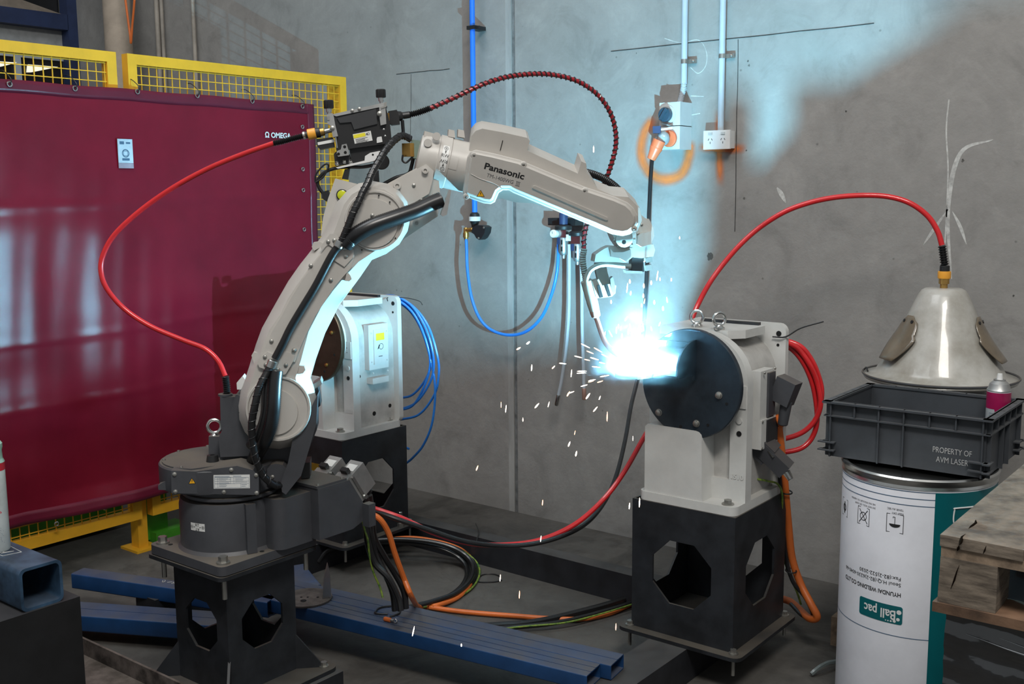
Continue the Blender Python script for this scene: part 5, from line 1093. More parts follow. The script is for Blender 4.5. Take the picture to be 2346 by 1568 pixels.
def dline(px, py, ang=2.2):
    th, z = dth(px, py); mm = dmap(thT, z); b = MB(); b.grid(lambda u, v: mm(-u * DR * ang, v * .0022, 0), 60, 1); b.build('printed_line', M_inkb, drum)
for q in ((2143, 1132), (2143, 1148), (2143, 1164), (2126, 1469)): dline(*q)
for z in (.075, .055, .035):
    mm = dmap(thT, z); b = MB(); b.grid(lambda u, v: mm(-u * DR * 2.2, v * .0022, 0), 60, 1); b.build('printed_line', M_inkb, drum)
def dtext(s, pxr, pyr, pxl, pyl, size, bold=0, m=None, h0=.0008):
    ta, za = dth(pxr, pyr); tb, zb2 = dth(pxl, pyl); th = (ta + tb) / 2; return text('drum_print', s, size, dmap(th, (za + zb2) / 2, h0, -1), m or M_ink, drum, bold=bold, fit=abs(ta - tb) * DR)
dtext('HYUNDAI WELDING CO.,LTD', 2064, 1362, 1938, 1322, .0175, .0003)
dtext('Seoul H.Q:(82-2)6230-6040-66', 2064, 1340, 1939, 1300, .0155)
dtext('Fax:(82-2)522-2030', 2064, 1326, 1970, 1304, .0155)
dtext('KEEP DRY', 2070, 1180, 2043, 1174, .0085); dtext('TENIR AU SEC', 2070, 1171, 2033, 1163, .0085)
dtext('DO NOT ROLL OR DAMP', 2006, 1166, 1960, 1149, .0075); dtext('NE PAS ROULER OU ABIMER', 2006, 1157, 1952, 1138, .0075)
def dframe(px, py, w, h, inner):
    th, z = dth(px, py); flat(frame_rects(-w / 2, -h / 2, w / 2, h / 2, .0016) + inner, dmap(th, z, .0008, -1)).build('handling_symbol', M_ink, drum)
umb = [[(.016 * math.cos(math.radians(a)), .010 * math.sin(math.radians(a)) + .002) for a in range(0, 181, 15)]]
dframe(2050, 1200, .049, .056, umb + [rect(-.0008, -.018, .0008, .004), rect(-.0008, -.020, .006, -.0184), rect(.0048, -.020, .006, -.015)])
dframe(1978, 1183, .046, .054, ringq(0, 0, .013, .0018, 16) + [[(-.017, -.020), (-.015, -.021), (.017, .020), (.015, .021)], [(.017, -.020), (.015, -.021), (-.017, .020), (-.015, .021)]])
dframe(1936, 1162, .046, .054, ringq(0, 0, .012, .004, 12) + [rect(-.003, -.018, .003, .018)])
th, z = dth(2014, 1401); b = MB(); rr = rrect(-.068, -.0275, .068, .0275, .007); mm = dmap(th, z, .0008, -1)
def curved_flat(poly, mm, step=.012):
    b = MB(); vs = [b.bm.verts.new(V((x, y, 0))) for x, y in poly]; b.bm.faces.new(vs)
    xs = [p[0] for p in poly]; x = min(xs) + step
    while x < max(xs):
        bmesh.ops.bisect_plane(b.bm, geom=list(b.bm.verts) + list(b.bm.edges) + list(b.bm.faces), plane_co=(x, 0, 0), plane_no=(1, 0, 0)); x += step
    for v_ in b.bm.verts: v_.co = mm(v_.co.x, v_.co.y, 0)
    return b
lg = curved_flat(rr, mm).build('logo_panel', M_teal, drum)
text('logo_print', 'Ball pac', .040, dmap(th, z, .0014, -1), M_white, lg, bold=.0008, fit=.098)
flat([circ(-.058, -.010, .0070, 14), circ(-.056, .012, .0052, 12), circ(-.046, .019, .0045, 10), circ(-.036, .0205, .0030, 8), circ(-.028, .0210, .0022, 8), circ(-.021, .0210, .0018, 8)], dmap(th, z, .0014, -1)).build('logo_dots', M_white, lg)
th, z = dth(2222, 1190); b = MB()
pts = [(-.03, -.05), (-.03, -.022), (-.052, -.008), (-.052, .030), (-.045, .036), (.05, .036)]
P = spl([V((x, y, 0)) for x, y in pts], 6); mm = dmap(th, z, .002, 1); b.tube([mm(p.x, p.y, 0) for p in P], .0022, 6); b.build('white_outline', M_white, drum)
# crate
cr = thing('storage_crate', 'open dark grey plastic crate lettered in white, set on the wire drum', 'crate', (-.99, 3.31, DH))
cx0, cx1, cy0_, cy1_, z0, z1 = -1.230, -.747, 3.122, 3.505, DH + .003, 1.011
R4 = ((cx0, cy0_, cx1, cy0_), (cx1, cy0_, cx1, cy1_), (cx1, cy1_, cx0, cy1_), (cx0, cy1_, cx0, cy0_)); th_ = .004; ins = .012
b = MB(); b.box(((cx0 + cx1) / 2, (cy0_ + cy1_) / 2, z0 + .003), (cx1 - cx0 - 2 * ins, cy1_ - cy0_ - 2 * ins, .006))
for xa, ya, xb, yb in R4:
    d = (V((xb, yb, 0)) - V((xa, ya, 0))).normalized(); n_ = V((-d.y, d.x, 0)); L_ = (V((xb, yb, 0)) - V((xa, ya, 0))).length
    c = (V((xa, ya, 0)) + V((xb, yb, 0))) / 2 + n_ * (ins + .003); b.box(c + UZ * (z0 + z1) / 2, (L_ - 2 * ins, .005, z1 - z0), Matrix((d, n_, UZ)).transposed())
b.build('tub', M_crate, cr)
b = MB()
for xa, ya, xb, yb in R4:
    d = (V((xb, yb, 0)) - V((xa, ya, 0))).normalized(); n_ = V((-d.y, d.x, 0)); L_ = (V((xb, yb, 0)) - V((xa, ya, 0))).length; R = Matrix((d, n_, UZ)).transposed(); o = V((xa, ya, 0))
    b.box(o + d * L_ / 2 + n_ * .008 + UZ * (z1 - .003), (L_ + .012, .026, .006), R, .002)
    b.box(o + d * L_ / 2 + n_ * .006 + UZ * (z1 - .045), (L_, .014, .004), R)
    k = 6 if L_ > .45 else 5
    for i in range(k + 1):
        s_ = .02 + (L_ - .04) * i / k; full = i in (0, 2, 3, k) if k == 6 else i in (0, k, 2, 3)
        b.box(o + d * s_ + n_ * .006 + UZ * ((z0 + z1) / 2 if full else z1 - .022), (.004, .012, z1 - z0 if full else .044), R)
    for zz in (z0 + .045, z0 + .020):
        for s_ in (.010, L_ - .030): b.box(o + d * s_ + n_ * .004 + UZ * zz, (.052, .020, .004), R)
b.build('ribs', M_crate, cr)
for k, s_ in enumerate(('PROPERTY OF', 'AVM LASER')):
    c = ony(2181, 1036 + 22 * k, cy0_ + ins - .0005); text('crate_lettering', s_, .024, plane_map((c.x, cy0_ + ins - .0008, c.z), (1, 0, 0), (0, 0, 1), 0), mat('light_print%d' % k, (0.42, 0.42, 0.42), 0.6), cr, fit=(.108, .090)[k])
def can(name_, lab, c, r, h, body, bands, cap, nozzle=True):
    t = thing(name_, lab, 'spray can', c)
    MB().lathe([(r * .94, 0), (r, .004), (r, h * .78), (r * .99, h * .79)], c, UZ, 40).build('can_body', body, t)
    MB().lathe([(r * .99, h * .79), (r * 1.02, h * .80), (r * .9, h * .83), (r * .80, h * .88), (r * .55, h * .91), (r * .5, h * .915), (r * .5, h * .93), (r * .2, h * .93)], c, UZ, 32).build('can_dome', cap, t)
    if nozzle: MB().lathe([(r * .26, h * .925), (r * .24, h * .97), (r * .2, h)], c, UZ, 16).build('nozzle', M_white, t)
    for z_a, z_b, m_ in bands:
        b = MB(); b.lathe([(r + .0004, h * z_a), (r + .0004, h * z_b)], c, UZ, 40); b.build('label_band', m_, t)
    return t
M_mag = mat('magenta_label', (0.30, 0.008, 0.07), 0.3); M_canw = mat('can_grey_label', (0.42, 0.45, 0.47), 0.35)
cc = ony(2286, 948, 3.425); ccan = (cc.x, 3.425, DH + .01)
hcan = ony(2286, 856, 3.425).z - DH - .01
sc_ = can('spray_can', 'magenta and white spray can standing in the grey crate', ccan, .0345, hcan, M_canw, [(.58, .78, M_mag)], M_alu)
def cmap(c, r, px, h0=.0008):
    q = ray(px, 900); th = math.atan2(-q.y, -q.x); 
    return lambda x, y, h: V((c[0] + (r + h0) * math.cos(th + x / r), c[1] + (r + h0) * math.sin(th + x / r), c[2] + y))
mm = cmap(ccan, .0345, 2286)
curved_flat([(-.004, hcan * .30), (.004, hcan * .30), (.006, hcan * .46), (.020, hcan * .56), (.026, hcan * .60), (-.012, hcan * .60), (-.004, hcan * .48)], mm, .006).build('label_swoosh', M_mag, sc_)
flat([rect(-.026, hcan * z_, -.026 + random.uniform(.010, .018), hcan * z_ + .0012) for z_ in [.25 + .025 * i for i in range(12)]], mm).build('label_print', M_inkb, sc_)
# feed cone over a second, plain drum
CO = V((-1.122, 3.925, 0))
tag(MB().lathe([(.150, 0), (.152, .01), (.152, .965), (.15, .975)], CO, UZ, 48).build('plain_drum', M_greyw), 'plain grey drum behind the crate carrying the wire cone', 'drum')
M_cone = mat('yellowed_translucent_plastic', (0.41, 0.40, 0.37), 0.32, var=0.10, scale=8, coat=0.25, col2=(0.28, 0.26, 0.22))
cn = thing('wire_feed_cone', 'tall grimy white plastic cone with brown flaps above the crate', 'cone', (CO.x, CO.y, .976))
prof = [(.258, .976), (.262, .982), (.258, .990), (.222, 1.000), (.212, 1.018), (.188, 1.06), (.158, 1.12), (.130, 1.18), (.104, 1.24), (.086, 1.28), (.074, 1.298), (.062, 1.305), (.01, 1.306)]
MB().lathe(prof, CO, UZ, 72).build('cone_shell', M_cone, cn, sharp=60)
M_flap = mat('brown_flap_plastic', (0.16, 0.125, 0.085), 0.28, var=0.15, coat=0.3)
def cone_r(z):
    for (r0, z0_), (r1, z1_) in zip(prof[:-1], prof[1:]):
        if z0_ <= z <= z1_ and z1_ > z0_: return r0 + (r1 - r0) * (z - z0_) / (z1_ - z0_)
    return .07
for thc, nm in ((math.radians(228), 'side_flap'), (math.radians(2), 'side_flap'), (math.radians(100), 'side_flap')):
    def ff(u, v):
        z_ = 1.055 + .155 * v; half = .062 * (math.sin(math.pi * (.18 + .64 * (1 - v))) if v < .9 else .45); half *= 1.05 if v > .5 else 1.25
        rr = cone_r(z_) + .006 + .022 * (1 - v) ** 2; th = thc + (u * 2 - 1) * half / rr * (1 if v < .97 else .6); return (CO.x + rr * math.cos(th), CO.y + rr * math.sin(th), z_)
    fl_ = MB().grid(ff, 10, 14).build(nm, M_flap, cn, thick=.003)
    for du in (-.25, .25):
        rr = cone_r(1.195) + .010; th = thc + du * .05 / rr * 2; p = V((CO.x + rr * math.cos(th), CO.y + rr * math.sin(th), 1.190)); MB().cyl(p, p + V((math.cos(th), math.sin(th), .3)) * .003, .006, n=12).build('rivet', M_ink, fl_)
MB().torus(CO + UZ * .992, UZ, .264, .004, 48, 6).build('brim_wire', M_dark, cn)
MB().tube(spl([V((CO.x - .255, CO.y - .05, .995)), V((CO.x - .235, CO.y - .09, 1.008)), V((CO.x - .222, CO.y - .11, .998))], 5), .003, 6).build('latch_clip', M_black, cn)
zt = 1.306; MB().lathe([(.013, zt - .002), (.013, zt + .014), (.018, zt + .015), (.018, zt + .034)], (CO.x, CO.y, 0), UZ, 18).build('neck_fitting', M_brass, cn)
MB().lathe([(.0215, zt + .034), (.0225, zt + .038), (.0225, zt + .056), (.0215, zt + .060)], (CO.x, CO.y, 0), UZ, 20).build('quick_collar', M_yelo, cn)
MB().lathe([(.017, zt + .060), (.017, zt + .078), (.015, zt + .08)], (CO.x, CO.y, 0), UZ, 18).build('collar_end', M_black, cn)
# red conduit from the cone over to the positioner
P0 = V((CO.x, CO.y, zt + .08)); rc2 = thing('wire_conduit', 'thick red wire conduit arching from the white cone behind the near positioner', 'conduit', P0)
hp_ = [P0 + UZ * .01, ony(2162, 590, 3.92), ony(2158, 565, 3.92)]
Q_, f = corrug(spl([P0, ony(2163, 600, 3.925), ony(2158, 562, 3.925)], 8), .0125, .0028, .009); MB().tube(Q_, .0125, 14, rfun=f).build('strain_relief', M_rubber, rc2)
MB().tube(spl([ony(x, y, Y) for x, y, Y in ((2158, 562, 3.925), (2148, 530, 3.92), (2125, 495, 3.91), (2085, 466, 3.89), (2035, 451, 3.87), (1975, 448, 3.84), (1910, 453, 3.81), (1850, 466, 3.78), (1795, 487, 3.75), (1740, 522, 3.72), (1695, 562, 3.68), (1655, 608, 3.64), (1625, 650, 3.60), (1602, 692, 3.57), (1588, 725, 3.54), (1580, 760, 3.52), (1576, 830, 3.52), (1580, 930, 3.54))], 8), .0098, 14).build('conduit', M_red, rc2)
# red loops tied behind the near positioner
lp = thing('red_cable_coil', 'thick red cable loops hanging behind the near positioner beside the crate', 'cable', ony(1840, 950, 3.56))
for pts in (((1760, 770, 3.50), (1800, 784, 3.53), (1830, 802, 3.56), (1856, 838, 3.58), (1873, 880, 3.6), (1880, 925, 3.6), (1868, 962, 3.6), (1840, 990, 3.58), (1800, 1005, 3.55), (1760, 1008, 3.52)), ((1760, 774, 3.52), (1798, 790, 3.55), (1826, 812, 3.57), (1850, 850, 3.59), (1866, 900, 3.61), (1872, 960, 3.62), (1862, 1000, 3.62), (1838, 1026, 3.59), (1800, 1036, 3.56), (1760, 1036, 3.53)), ((1760, 778, 3.54), (1795, 780, 3.56), (1835, 795, 3.58), (1862, 830, 3.6), (1879, 875, 3.62), (1882, 910, 3.62), (1872, 950, 3.62))):
    MB().tube(spl([ony(*p) for p in pts], 7), .0095, 12).build('loop', M_red, lp)
tag(MB().tube(spl([ony(1770, 772, 3.42), ony(1800, 772, 3.425), ony(1835, 752, 3.47), ony(1887, 737, 3.50)], 5), .0028, 6).build('cable_tie', M_black), 'long black cable tie sticking out from the near positioner back plate', 'cable tie')
tag(MB().tube(spl([ony(888, 690, 3.405), ony(890, 682, 3.42), ony(930, 683, 3.46), ony(960, 690, 3.48), ony(968, 699, 3.48)], 5), .0022, 6).build('cable_tie', M_black), 'thin dark cable tie poking out from the positioner behind the robot arm', 'cable tie')
# blue air lines coiled behind the rear positioner
bc = thing('blue_tube_coil', 'bundle of thin blue air tubes looping behind the positioner at the robot elbow', 'hose', ony(960, 850, 3.5))
for pts in (((870, 680), (905, 681), (940, 705), (965, 745), (982, 790), (988, 830), (975, 870), (945, 905), (912, 913)),
            ((870, 678), (905, 679), (942, 700), (972, 745), (990, 800), (993, 850), (978, 890), (950, 925), (912, 940)),
            ((870, 682), (900, 683), (935, 705), (960, 740), (980, 795), (985, 840), (970, 890), (945, 930), (912, 941)),
            ((870, 679), (908, 680), (950, 706), (982, 750), (1002, 815), (1005, 860), (995, 905), (960, 950), (912, 963)),
            ((870, 684), (898, 686), (938, 712), (968, 762), (990, 840), (997, 900), (990, 970), (970, 1020), (945, 1050), (925, 1066))):
    MB().tube(spl([ony(x, y, 3.475 + .012 * i + .006 * (pts[3][0] % 3)) for i, (x, y) in enumerate(pts)], 7), .0056, 10).build('tube', M_bluehose, bc)
MB().tube([ony(915, 1020, 3.5), ony(926, 1024, 3.5), ony(937, 1029, 3.5)], .0056, 8).build('tube_end', M_bluehose, bc)
# ================================================================ cables
def cable(name, label, cat, pts, r, m, k=8, n=10, group=None):
    o = MB().tube(spl(pts, k), r, n).build(name, m); return tag(o, label, cat, group)
def cz(x, y, z): return onz(x, y, z)
cable('ground_cable', 'red cable sagging from the robot base connectors to the near positioner', 'cable', [ony(848, 1163, 2.40), ony(875, 1172, 2.42), ony(920, 1188, 2.46), ony(1000, 1224, 2.56), ony(1080, 1246, 2.68), ony(1160, 1249, 2.80), ony(1240, 1237, 2.90), ony(1320, 1200, 3.02), ony(1385, 1142, 3.14), ony(1430, 1082, 3.22), ony(1470, 1012, 3.28), ony(1500, 960, 3.32), ony(1530, 900, 3.36)], .0092, M_red)
cable('motor_cable', 'orange cable curving down from the robot base to the floor bundle', 'cable', [ony(826, 1182, 2.36), ony(845, 1178, 2.38), ony(870, 1190, 2.40), ony(890, 1222, 2.43), ony(905, 1270, 2.46), ony(925, 1325, 2.50), ony(945, 1372, 2.54), cz(962, 1392, .02), cz(1000, 1388, .02), cz(1040, 1374, .012), cz(1062, 1358, .012), cz(1080, 1335, .012), cz(1088, 1310, .012)], .0098, M_orange)
for i, (pts, l) in enumerate(((((838, 1140, 2.38), (845, 1180, 2.40), (850, 1225, 2.40), (862, 1275, 2.42), (885, 1320, 2.44), (900, 1360, 2.46), (905, 1400, 2.46)), 'black cable nearest the robot of those dropping behind the blue beam'),
                              (((846, 1135, 2.40), (853, 1185, 2.42), (857, 1230, 2.42), (880, 1275, 2.45), (905, 1315, 2.48), (925, 1355, 2.50), (930, 1395, 2.50)), 'black cable dropping beside the orange one behind the blue beam'),
                              (((832, 1140, 2.37), (838, 1190, 2.38), (842, 1240, 2.38), (858, 1290, 2.40), (890, 1325, 2.42), (912, 1370, 2.44), (918, 1400, 2.44)), 'black cable in the middle of the drop behind the blue beam'))):
    cable('control_cable', l, 'cable', [ony(*p) for p in pts], .011, M_rubber, group='black cables dropping from the robot base')
cable('earth_wire', 'thin green and yellow wire hanging from the robot base', 'wire', [ony(826, 1180, 2.36), ony(836, 1215, 2.37), ony(843, 1240, 2.37), ony(846, 1270, 2.38), ony(855, 1310, 2.40), ony(870, 1345, 2.42), ony(877, 1370, 2.42)], .0036, M_green)
# loop of cables lying on the floor
loop = ((735, 1290), (760, 1262), (820, 1246), (900, 1238), (980, 1242), (1040, 1256), (1078, 1280), (1090, 1308), (1078, 1338), (1045, 1364), (1000, 1380), (968, 1388), (935, 1396))
for i, (dx, dy, z, m, r, l) in enumerate(((0, 0, .012, M_rubber, .011, 'black cable of the floor loop, outermost against the green wire'), (-10, 3, .012, M_rubber, .011, 'black cable of the floor loop, between two others'), (-20, 5, .012, M_rubber, .010, 'black cable of the floor loop, innermost of the bundle'), (-6, -2, .033, M_rubber, .010, 'black cable lying on top of the floor loop'))):
    cable('floor_cable', l, 'cable', [cz(x + dx, y + dy, z + max(0, (1296 - y) / 56) * .10) for x, y in loop], r, m, group='black cables looped on the floor')
cable('earth_wire', 'thin green and yellow wire edging the black cable loop on the floor', 'wire', [cz(x + 9, y + 3, .010 + max(0, (1296 - y) / 56) * .10) for x, y in loop[4:]], .0042, M_green)
cable('floor_cable', 'orange cable emerging at the back of the black floor loop', 'cable', [cz(880, 1237, .10), cz(940, 1233, .10), cz(1000, 1241, .09), cz(1050, 1257, .07), cz(1076, 1276, .03)], .0095, M_orange)
# run across the floor to the near stand
cable('floor_cable', 'orange cable running across the floor to the near stand', 'cable', [cz(x, y, .012) for x, y in ((985, 1392), (1040, 1400), (1100, 1406), (1180, 1412), (1260, 1418), (1330, 1419), (1390, 1408), (1430, 1392), (1470, 1372), (1500, 1350))], .0098, M_orange)
cable('floor_cable', 'thick black cable beside the orange one running to the near stand', 'cable', [cz(x, y, .016) for x, y in ((1010, 1440), (1080, 1438), (1140, 1434), (1200, 1430), (1260, 1420), (1330, 1403), (1390, 1387), (1440, 1370), (1480, 1350))], .014, M_rubber)
cable('floor_cable', 'thin grey black cable between the orange and thick black floor cables', 'cable', [cz(x, y, .024) for x, y in ((1030, 1446), (1100, 1444), (1180, 1438), (1260, 1430), (1330, 1416), (1395, 1398), (1440, 1384), (1480, 1366))], .009, M_rubber)
cable('earth_wire', 'thin green wire lying along the floor cables to the near stand', 'wire', [cz(x, y, .030) for x, y in ((1040, 1450), (1110, 1446), (1200, 1436), (1290, 1428), (1360, 1412), (1440, 1388), (1470, 1376))], .0034, M_green)
# cables down the right side of the near positioner
cable('motor_cable', 'thick orange cable running down beside the near stand to the floor', 'cable', [V((-1.462, 3.345, .865)), ony(1782, 960, 3.36), ony(1790, 1030, 3.40), ony(1798, 1110, 3.45), ony(1806, 1200, 3.50), ony(1815, 1280, 3.52), ony(1835, 1340, 3.52), ony(1858, 1385, 3.50), ony(1872, 1414, 3.50), ony(1855, 1418, 3.52), ony(1832, 1398, 3.60), ony(1812, 1380, 3.66), ony(1790, 1372, 3.70)], .0135, M_orange, n=14)
cable('control_cable', 'black cable tied along the thick orange one beside the near stand', 'cable', [ony(1752, 880, 3.30), ony(1762, 930, 3.31), ony(1775, 1000, 3.36), ony(1786, 1090, 3.42), ony(1792, 1180, 3.46), ony(1800, 1270, 3.50), ony(1815, 1330, 3.50), ony(1845, 1370, 3.52), ony(1862, 1410, 3.53), ony(1840, 1412, 3.55), ony(1812, 1385, 3.62)], .0075, M_rubber)
cable('earth_wire', 'thin green and yellow wire from the near positioner flange to the floor', 'wire', [ony(1734, 1098, 3.30), ony(1760, 1103, 3.34), ony(1782, 1110, 3.40), ony(1792, 1135, 3.42), ony(1790, 1190, 3.46), ony(1790, 1250, 3.50), ony(1805, 1310, 3.52), ony(1825, 1355, 3.52), ony(1835, 1385, 3.56)], .0038, M_green)
for (x, y, Y) in ((1790, 972, 3.37), (1806, 1128, 3.46), (1816, 1308, 3.50)):
    tag(MB().torus(ony(x - 4, y, Y), (.1, -.1, 1), .019, .0028, 20, 6).build('cable_tie', M_black), {972: 'highest black cable tie round the thick orange cable', 1128: 'middle black cable tie round the thick orange cable', 1308: 'lowest black cable tie round the thick orange cable'}[y], 'cable tie')
# ================================================================ steel on the floor
def rhs(name, label, A, B, w, h, m, t=.004, cat='steel beam', group=None, ridges=0, cham=.006):
    """hollow section whose top face centre line runs A -> B"""
    A = V(A); B = V(B); d = (B - A).normalized(); s_ = UZ.cross(d).normalized(); u_ = d.cross(s_)
    th = thing(name, label, cat, (A + B) / 2 - u_ * h, group); b = MB()
    def rg(P, ww, hh, o): 
        return [b.bm.verts.new(P + s_ * x + u_ * (y - h / 2)) for x, y in rrect(-ww / 2, -hh / 2, ww / 2, hh / 2, max(.001, cham - o))]
    r0, r1, r2, r3 = rg(A, w, h, 0), rg(B, w, h, 0), rg(B, w - 2 * t, h - 2 * t, t * .6), rg(A, w - 2 * t, h - 2 * t, t * .6)
    b.skin([r0, r1, r2, r3], closed=True); b.build('section', m, th)
    for i in range(ridges):
        o = (i + 1) / (ridges + 1) * w - w / 2; MB().bar(A + s_ * o + u_ * .0006, B + s_ * o + u_ * .0006, .004, .0014).build('rolled_groove', m, th)
    return th
M_rail = mat('black_rail_paint', (0.016, 0.017, 0.021), 0.5, var=0.2, dust=0.7, stain=(0.085, 0.080, 0.075))
def rail(label, x0, x1, y0, y1, z0=0, z1=.1245):
    b = MB(); b.box(((x0 + x1) / 2, (y0 + y1) / 2, (z0 + z1) / 2), (x1 - x0, y1 - y0, z1 - z0), bev=.004); return tag(b.build('base_rail', M_rail), label, 'steel rail', 'black base rails under the stands')
rail('black base rail running from the rear stand to the near stand', -3.72, -1.65, 3.515, 3.59)
rail('black base rail under the near stand coming towards the viewer', -1.79, -1.645, 1.2, 3.499, 0, .1245)
rail('black base rail under the rear stand coming towards the robot', -3.60, -3.47, 2.2, 3.499, 0, .1245)
rail('black base rail under the robot stand', -2.92, -2.44, 1.77, 2.21, 0, .1295)
dn = V((1.153, .167, 0)).normalized(); sn = UZ.cross(dn)
for i, (o0, o1, ln_, lab) in enumerate(((.05, 0, 0, 'blue steel beam lying across the floor, the front one of the pair'), (.152, 0, .035, 'blue steel beam lying across the floor, the back one of the pair'))):
    A = V((-3.18, 2.407 - .0417, .176)) + sn * o0; B = A + dn * (1.455 + ln_); rhs('steel_beam', lab, A, B, .100, .050, M_blue, .0035, group='pair of blue steel beams', ridges=2 if i == 0 else 1, cham=.004)
d2 = V((.705, .362, 0)).normalized(); A = V((-4.05, 1.800, .112)); rhs('steel_beam', 'blue steel beam on the floor left of the robot stand, underneath another', A, A + d2 * 1.12, .13, .062, M_blue, .004, ridges=1)
A = V((-3.88, 2.125, .176)); B = V((-3.02, 2.40, .176)); ub = rhs('steel_beam', 'dusty blue beam with chalk writing left of the robot stand, resting on another', A, B, .075, .062, M_blue, .004)
mp = plane_map(V((-3.40, 2.29, .177)), (B - A), UZ.cross((B - A).normalized()), .0006)
sq = MB(); 
for pts in (((-.11, .008), (-.10, -.010), (-.095, .0), (-.105, .012)), ((-.08, -.006), (-.066, .006)), ((-.05, .010), (-.06, .002), (-.045, -.004), (-.058, -.010)), ((-.035, .006), (-.028, -.008), (-.018, .006), (-.03, .008)), ((-.008, -.006), (.006, .008)), ((.02, .010), (.012, .002), (.026, -.004), (.014, -.010)), ((.04, .0), (.055, .002)), ((.07, .010), (.062, .002), (.076, -.004), (.064, -.010))):
    sq.tube(spl([mp(x, y, 0) for x, y in pts], 4), .0012, 4)
sq.build('chalk_writing', M_chalk, ub)
cbx = MB().box((-3.32, 2.62, .05), (.16, .12, .10), bev=.01).build('steel_offcut', M_blue); tag(cbx, 'short blue steel offcut standing behind the robot stand', 'steel offcut')
rc_ = rhs('steel_offcut', 'hollow blue steel offcut behind the left side of the robot stand', (-3.36, 2.78, .12), (-3.12, 2.66, .12), .10, .12, M_blue, .006, cat='steel offcut')
# channel in front of the robot stand
ch = thing('steel_channel', 'brown dusty steel channel on the floor in front of the robot stand', 'steel channel', (-2.9, 1.67, 0))
MB().box((-2.95, 1.665, .0825), (1.5, .125, .165), bev=.004).build('web', M_raw, ch)
MB().box((-2.95, 1.732, .110), (1.5, .008, .22), bev=.002).build('flange', M_raw, ch)
# left: black block with blue hollow section and a can
blk = MB(); blk.box((-3.42, .98, .25), (1.2, 1.13, .50), bev=.004); tag(blk.build('steel_block', M_blocksteel), 'large black steel block at the picture corner under the blue hollow section', 'steel block')
XE = -2.83
A_ = [onx(x, y, XE) for x, y in ((62, 1402), (35, 1303), (125, 1281), (140, 1385))]
yl, yr, ztp = A_[0].y, (A_[2].y + A_[3].y) / 2, .50 + .125
sec = rhs('hollow_section', 'thick walled blue hollow steel section lying on the black block', (-4.1, (yl + yr) / 2 - .0, ztp), (XE, (yl + yr) / 2, ztp), .125, .125, mat('scuffed_blue_steel', (0.055, 0.115, 0.20), 0.4, 0.3, var=0.35, scale=6, dust=0.45, stain=(.12, .12, .13)), .0085, cat='steel section', cham=.018)
yc_ = (yl + yr) / 2; mp = plane_map(V((-3.06, yc_, ztp)), (1, 0, 0), (0, 1, 0), .0006); sq = MB()
for pts in (((-.10, -.045), (.075, -.030), (.085, .02), (-.05, .03)), ((-.06, -.02), (-.05, .015), (-.035, -.02), (-.02, .015), (-.005, -.02), (.01, .01)), ((.02, -.018), (.03, .014), (.045, -.015), (.06, .01), (.05, -.02), (.03, -.022)), ((-.09, .0), (-.07, .02), (-.06, -.01), (-.085, -.02))):
    sq.tube([mp(x, y, 0) for x, y in pts], .0013, 4)
sq.build('chalk_writing', M_chalk, sec)
cl = onz(2, 1252, ztp); cl = V((cl.x, yc_ - .012, ztp + .0005)); hc2 = ony(8, 1018, cl.y).z - ztp
# keep the can where the photograph has it, standing on the section
q = ray(-7, 1245); t_ = (cl.y - 0) / q.y; cl.x = (q * t_).x
M_canb = mat('pale_can_label', (0.62, 0.68, 0.68), 0.3)
rcan = .0365
lc = can('lubricant_can', 'pale spray can with red hazard diamonds standing on the hollow section', cl, rcan, hc2, M_canb, [(.73, .80, mat('red_label_band', (0.55, 0.03, 0.05), 0.35))], mat('mint_cap', (0.40, 0.66, 0.56), 0.3), False)
MB().lathe([(rcan * .9, hc2 * .83), (rcan * .86, hc2 * .90), (rcan * .93, hc2 * .93), (rcan * .93, hc2 * .965), (rcan * .80, hc2 * .985), (rcan * .3, hc2 * .97)], cl, UZ, 32).build('cap', MATS['mint_cap'], lc)
M_redp = mat('red_print', (0.6, 0.03, 0.06), 0.5)
qh = ray(4, 1150); thc = math.atan2(-qh.y, -qh.x)
mmc = lambda z_, h0: (lambda x, y, h: V((cl.x + (rcan + h0) * math.cos(thc + x / rcan), cl.y + (rcan + h0) * math.sin(thc + x / rcan), cl.z + z_ + y)))
for z_ in (.545, .36):
    mm = mmc(hc2 * z_, .0006); dd = .0245
    fr_ = MB()
    for (xa, ya), (xb, yb) in zip(((0, dd), (dd * .8, 0), (0, -dd), (-dd * .8, 0)), ((dd * .8, 0), (0, -dd), (-dd * .8, 0), (0, dd))):
        fr_.quad([mm(xa, ya, 0), mm(xb, yb, 0), mm(xb * .86, yb * .86, 0), mm(xa * .86, ya * .86, 0)])
    fr_.build('hazard_diamond', M_redp, lc)
flat([[(-.008, -.008), (.008, -.008), (.009, 0), (.004, .004), (.005, .012), (-.001, .004), (-.004, .011), (-.008, .001)]], mmc(hc2 * .545, .0007)).build('flame_symbol', M_ink, lc)
flat([[(-.0025, .011), (.0025, .011), (.0012, -.004), (-.0012, -.004)], circ(0, -.010, .0026, 10)], mmc(hc2 * .36, .0007)).build('exclamation_symbol', M_ink, lc)
flat([rect(-.022, -i * .0034, random.uniform(.01, .022), -i * .0034 + .0009) for i in range(14)], mmc(hc2 * .22, .0007)).build('label_print', M_inkb, lc)
text('label_print', 'TITE', .014, mmc(hc2 * .765, .0009), M_white, lc, bold=.0004)
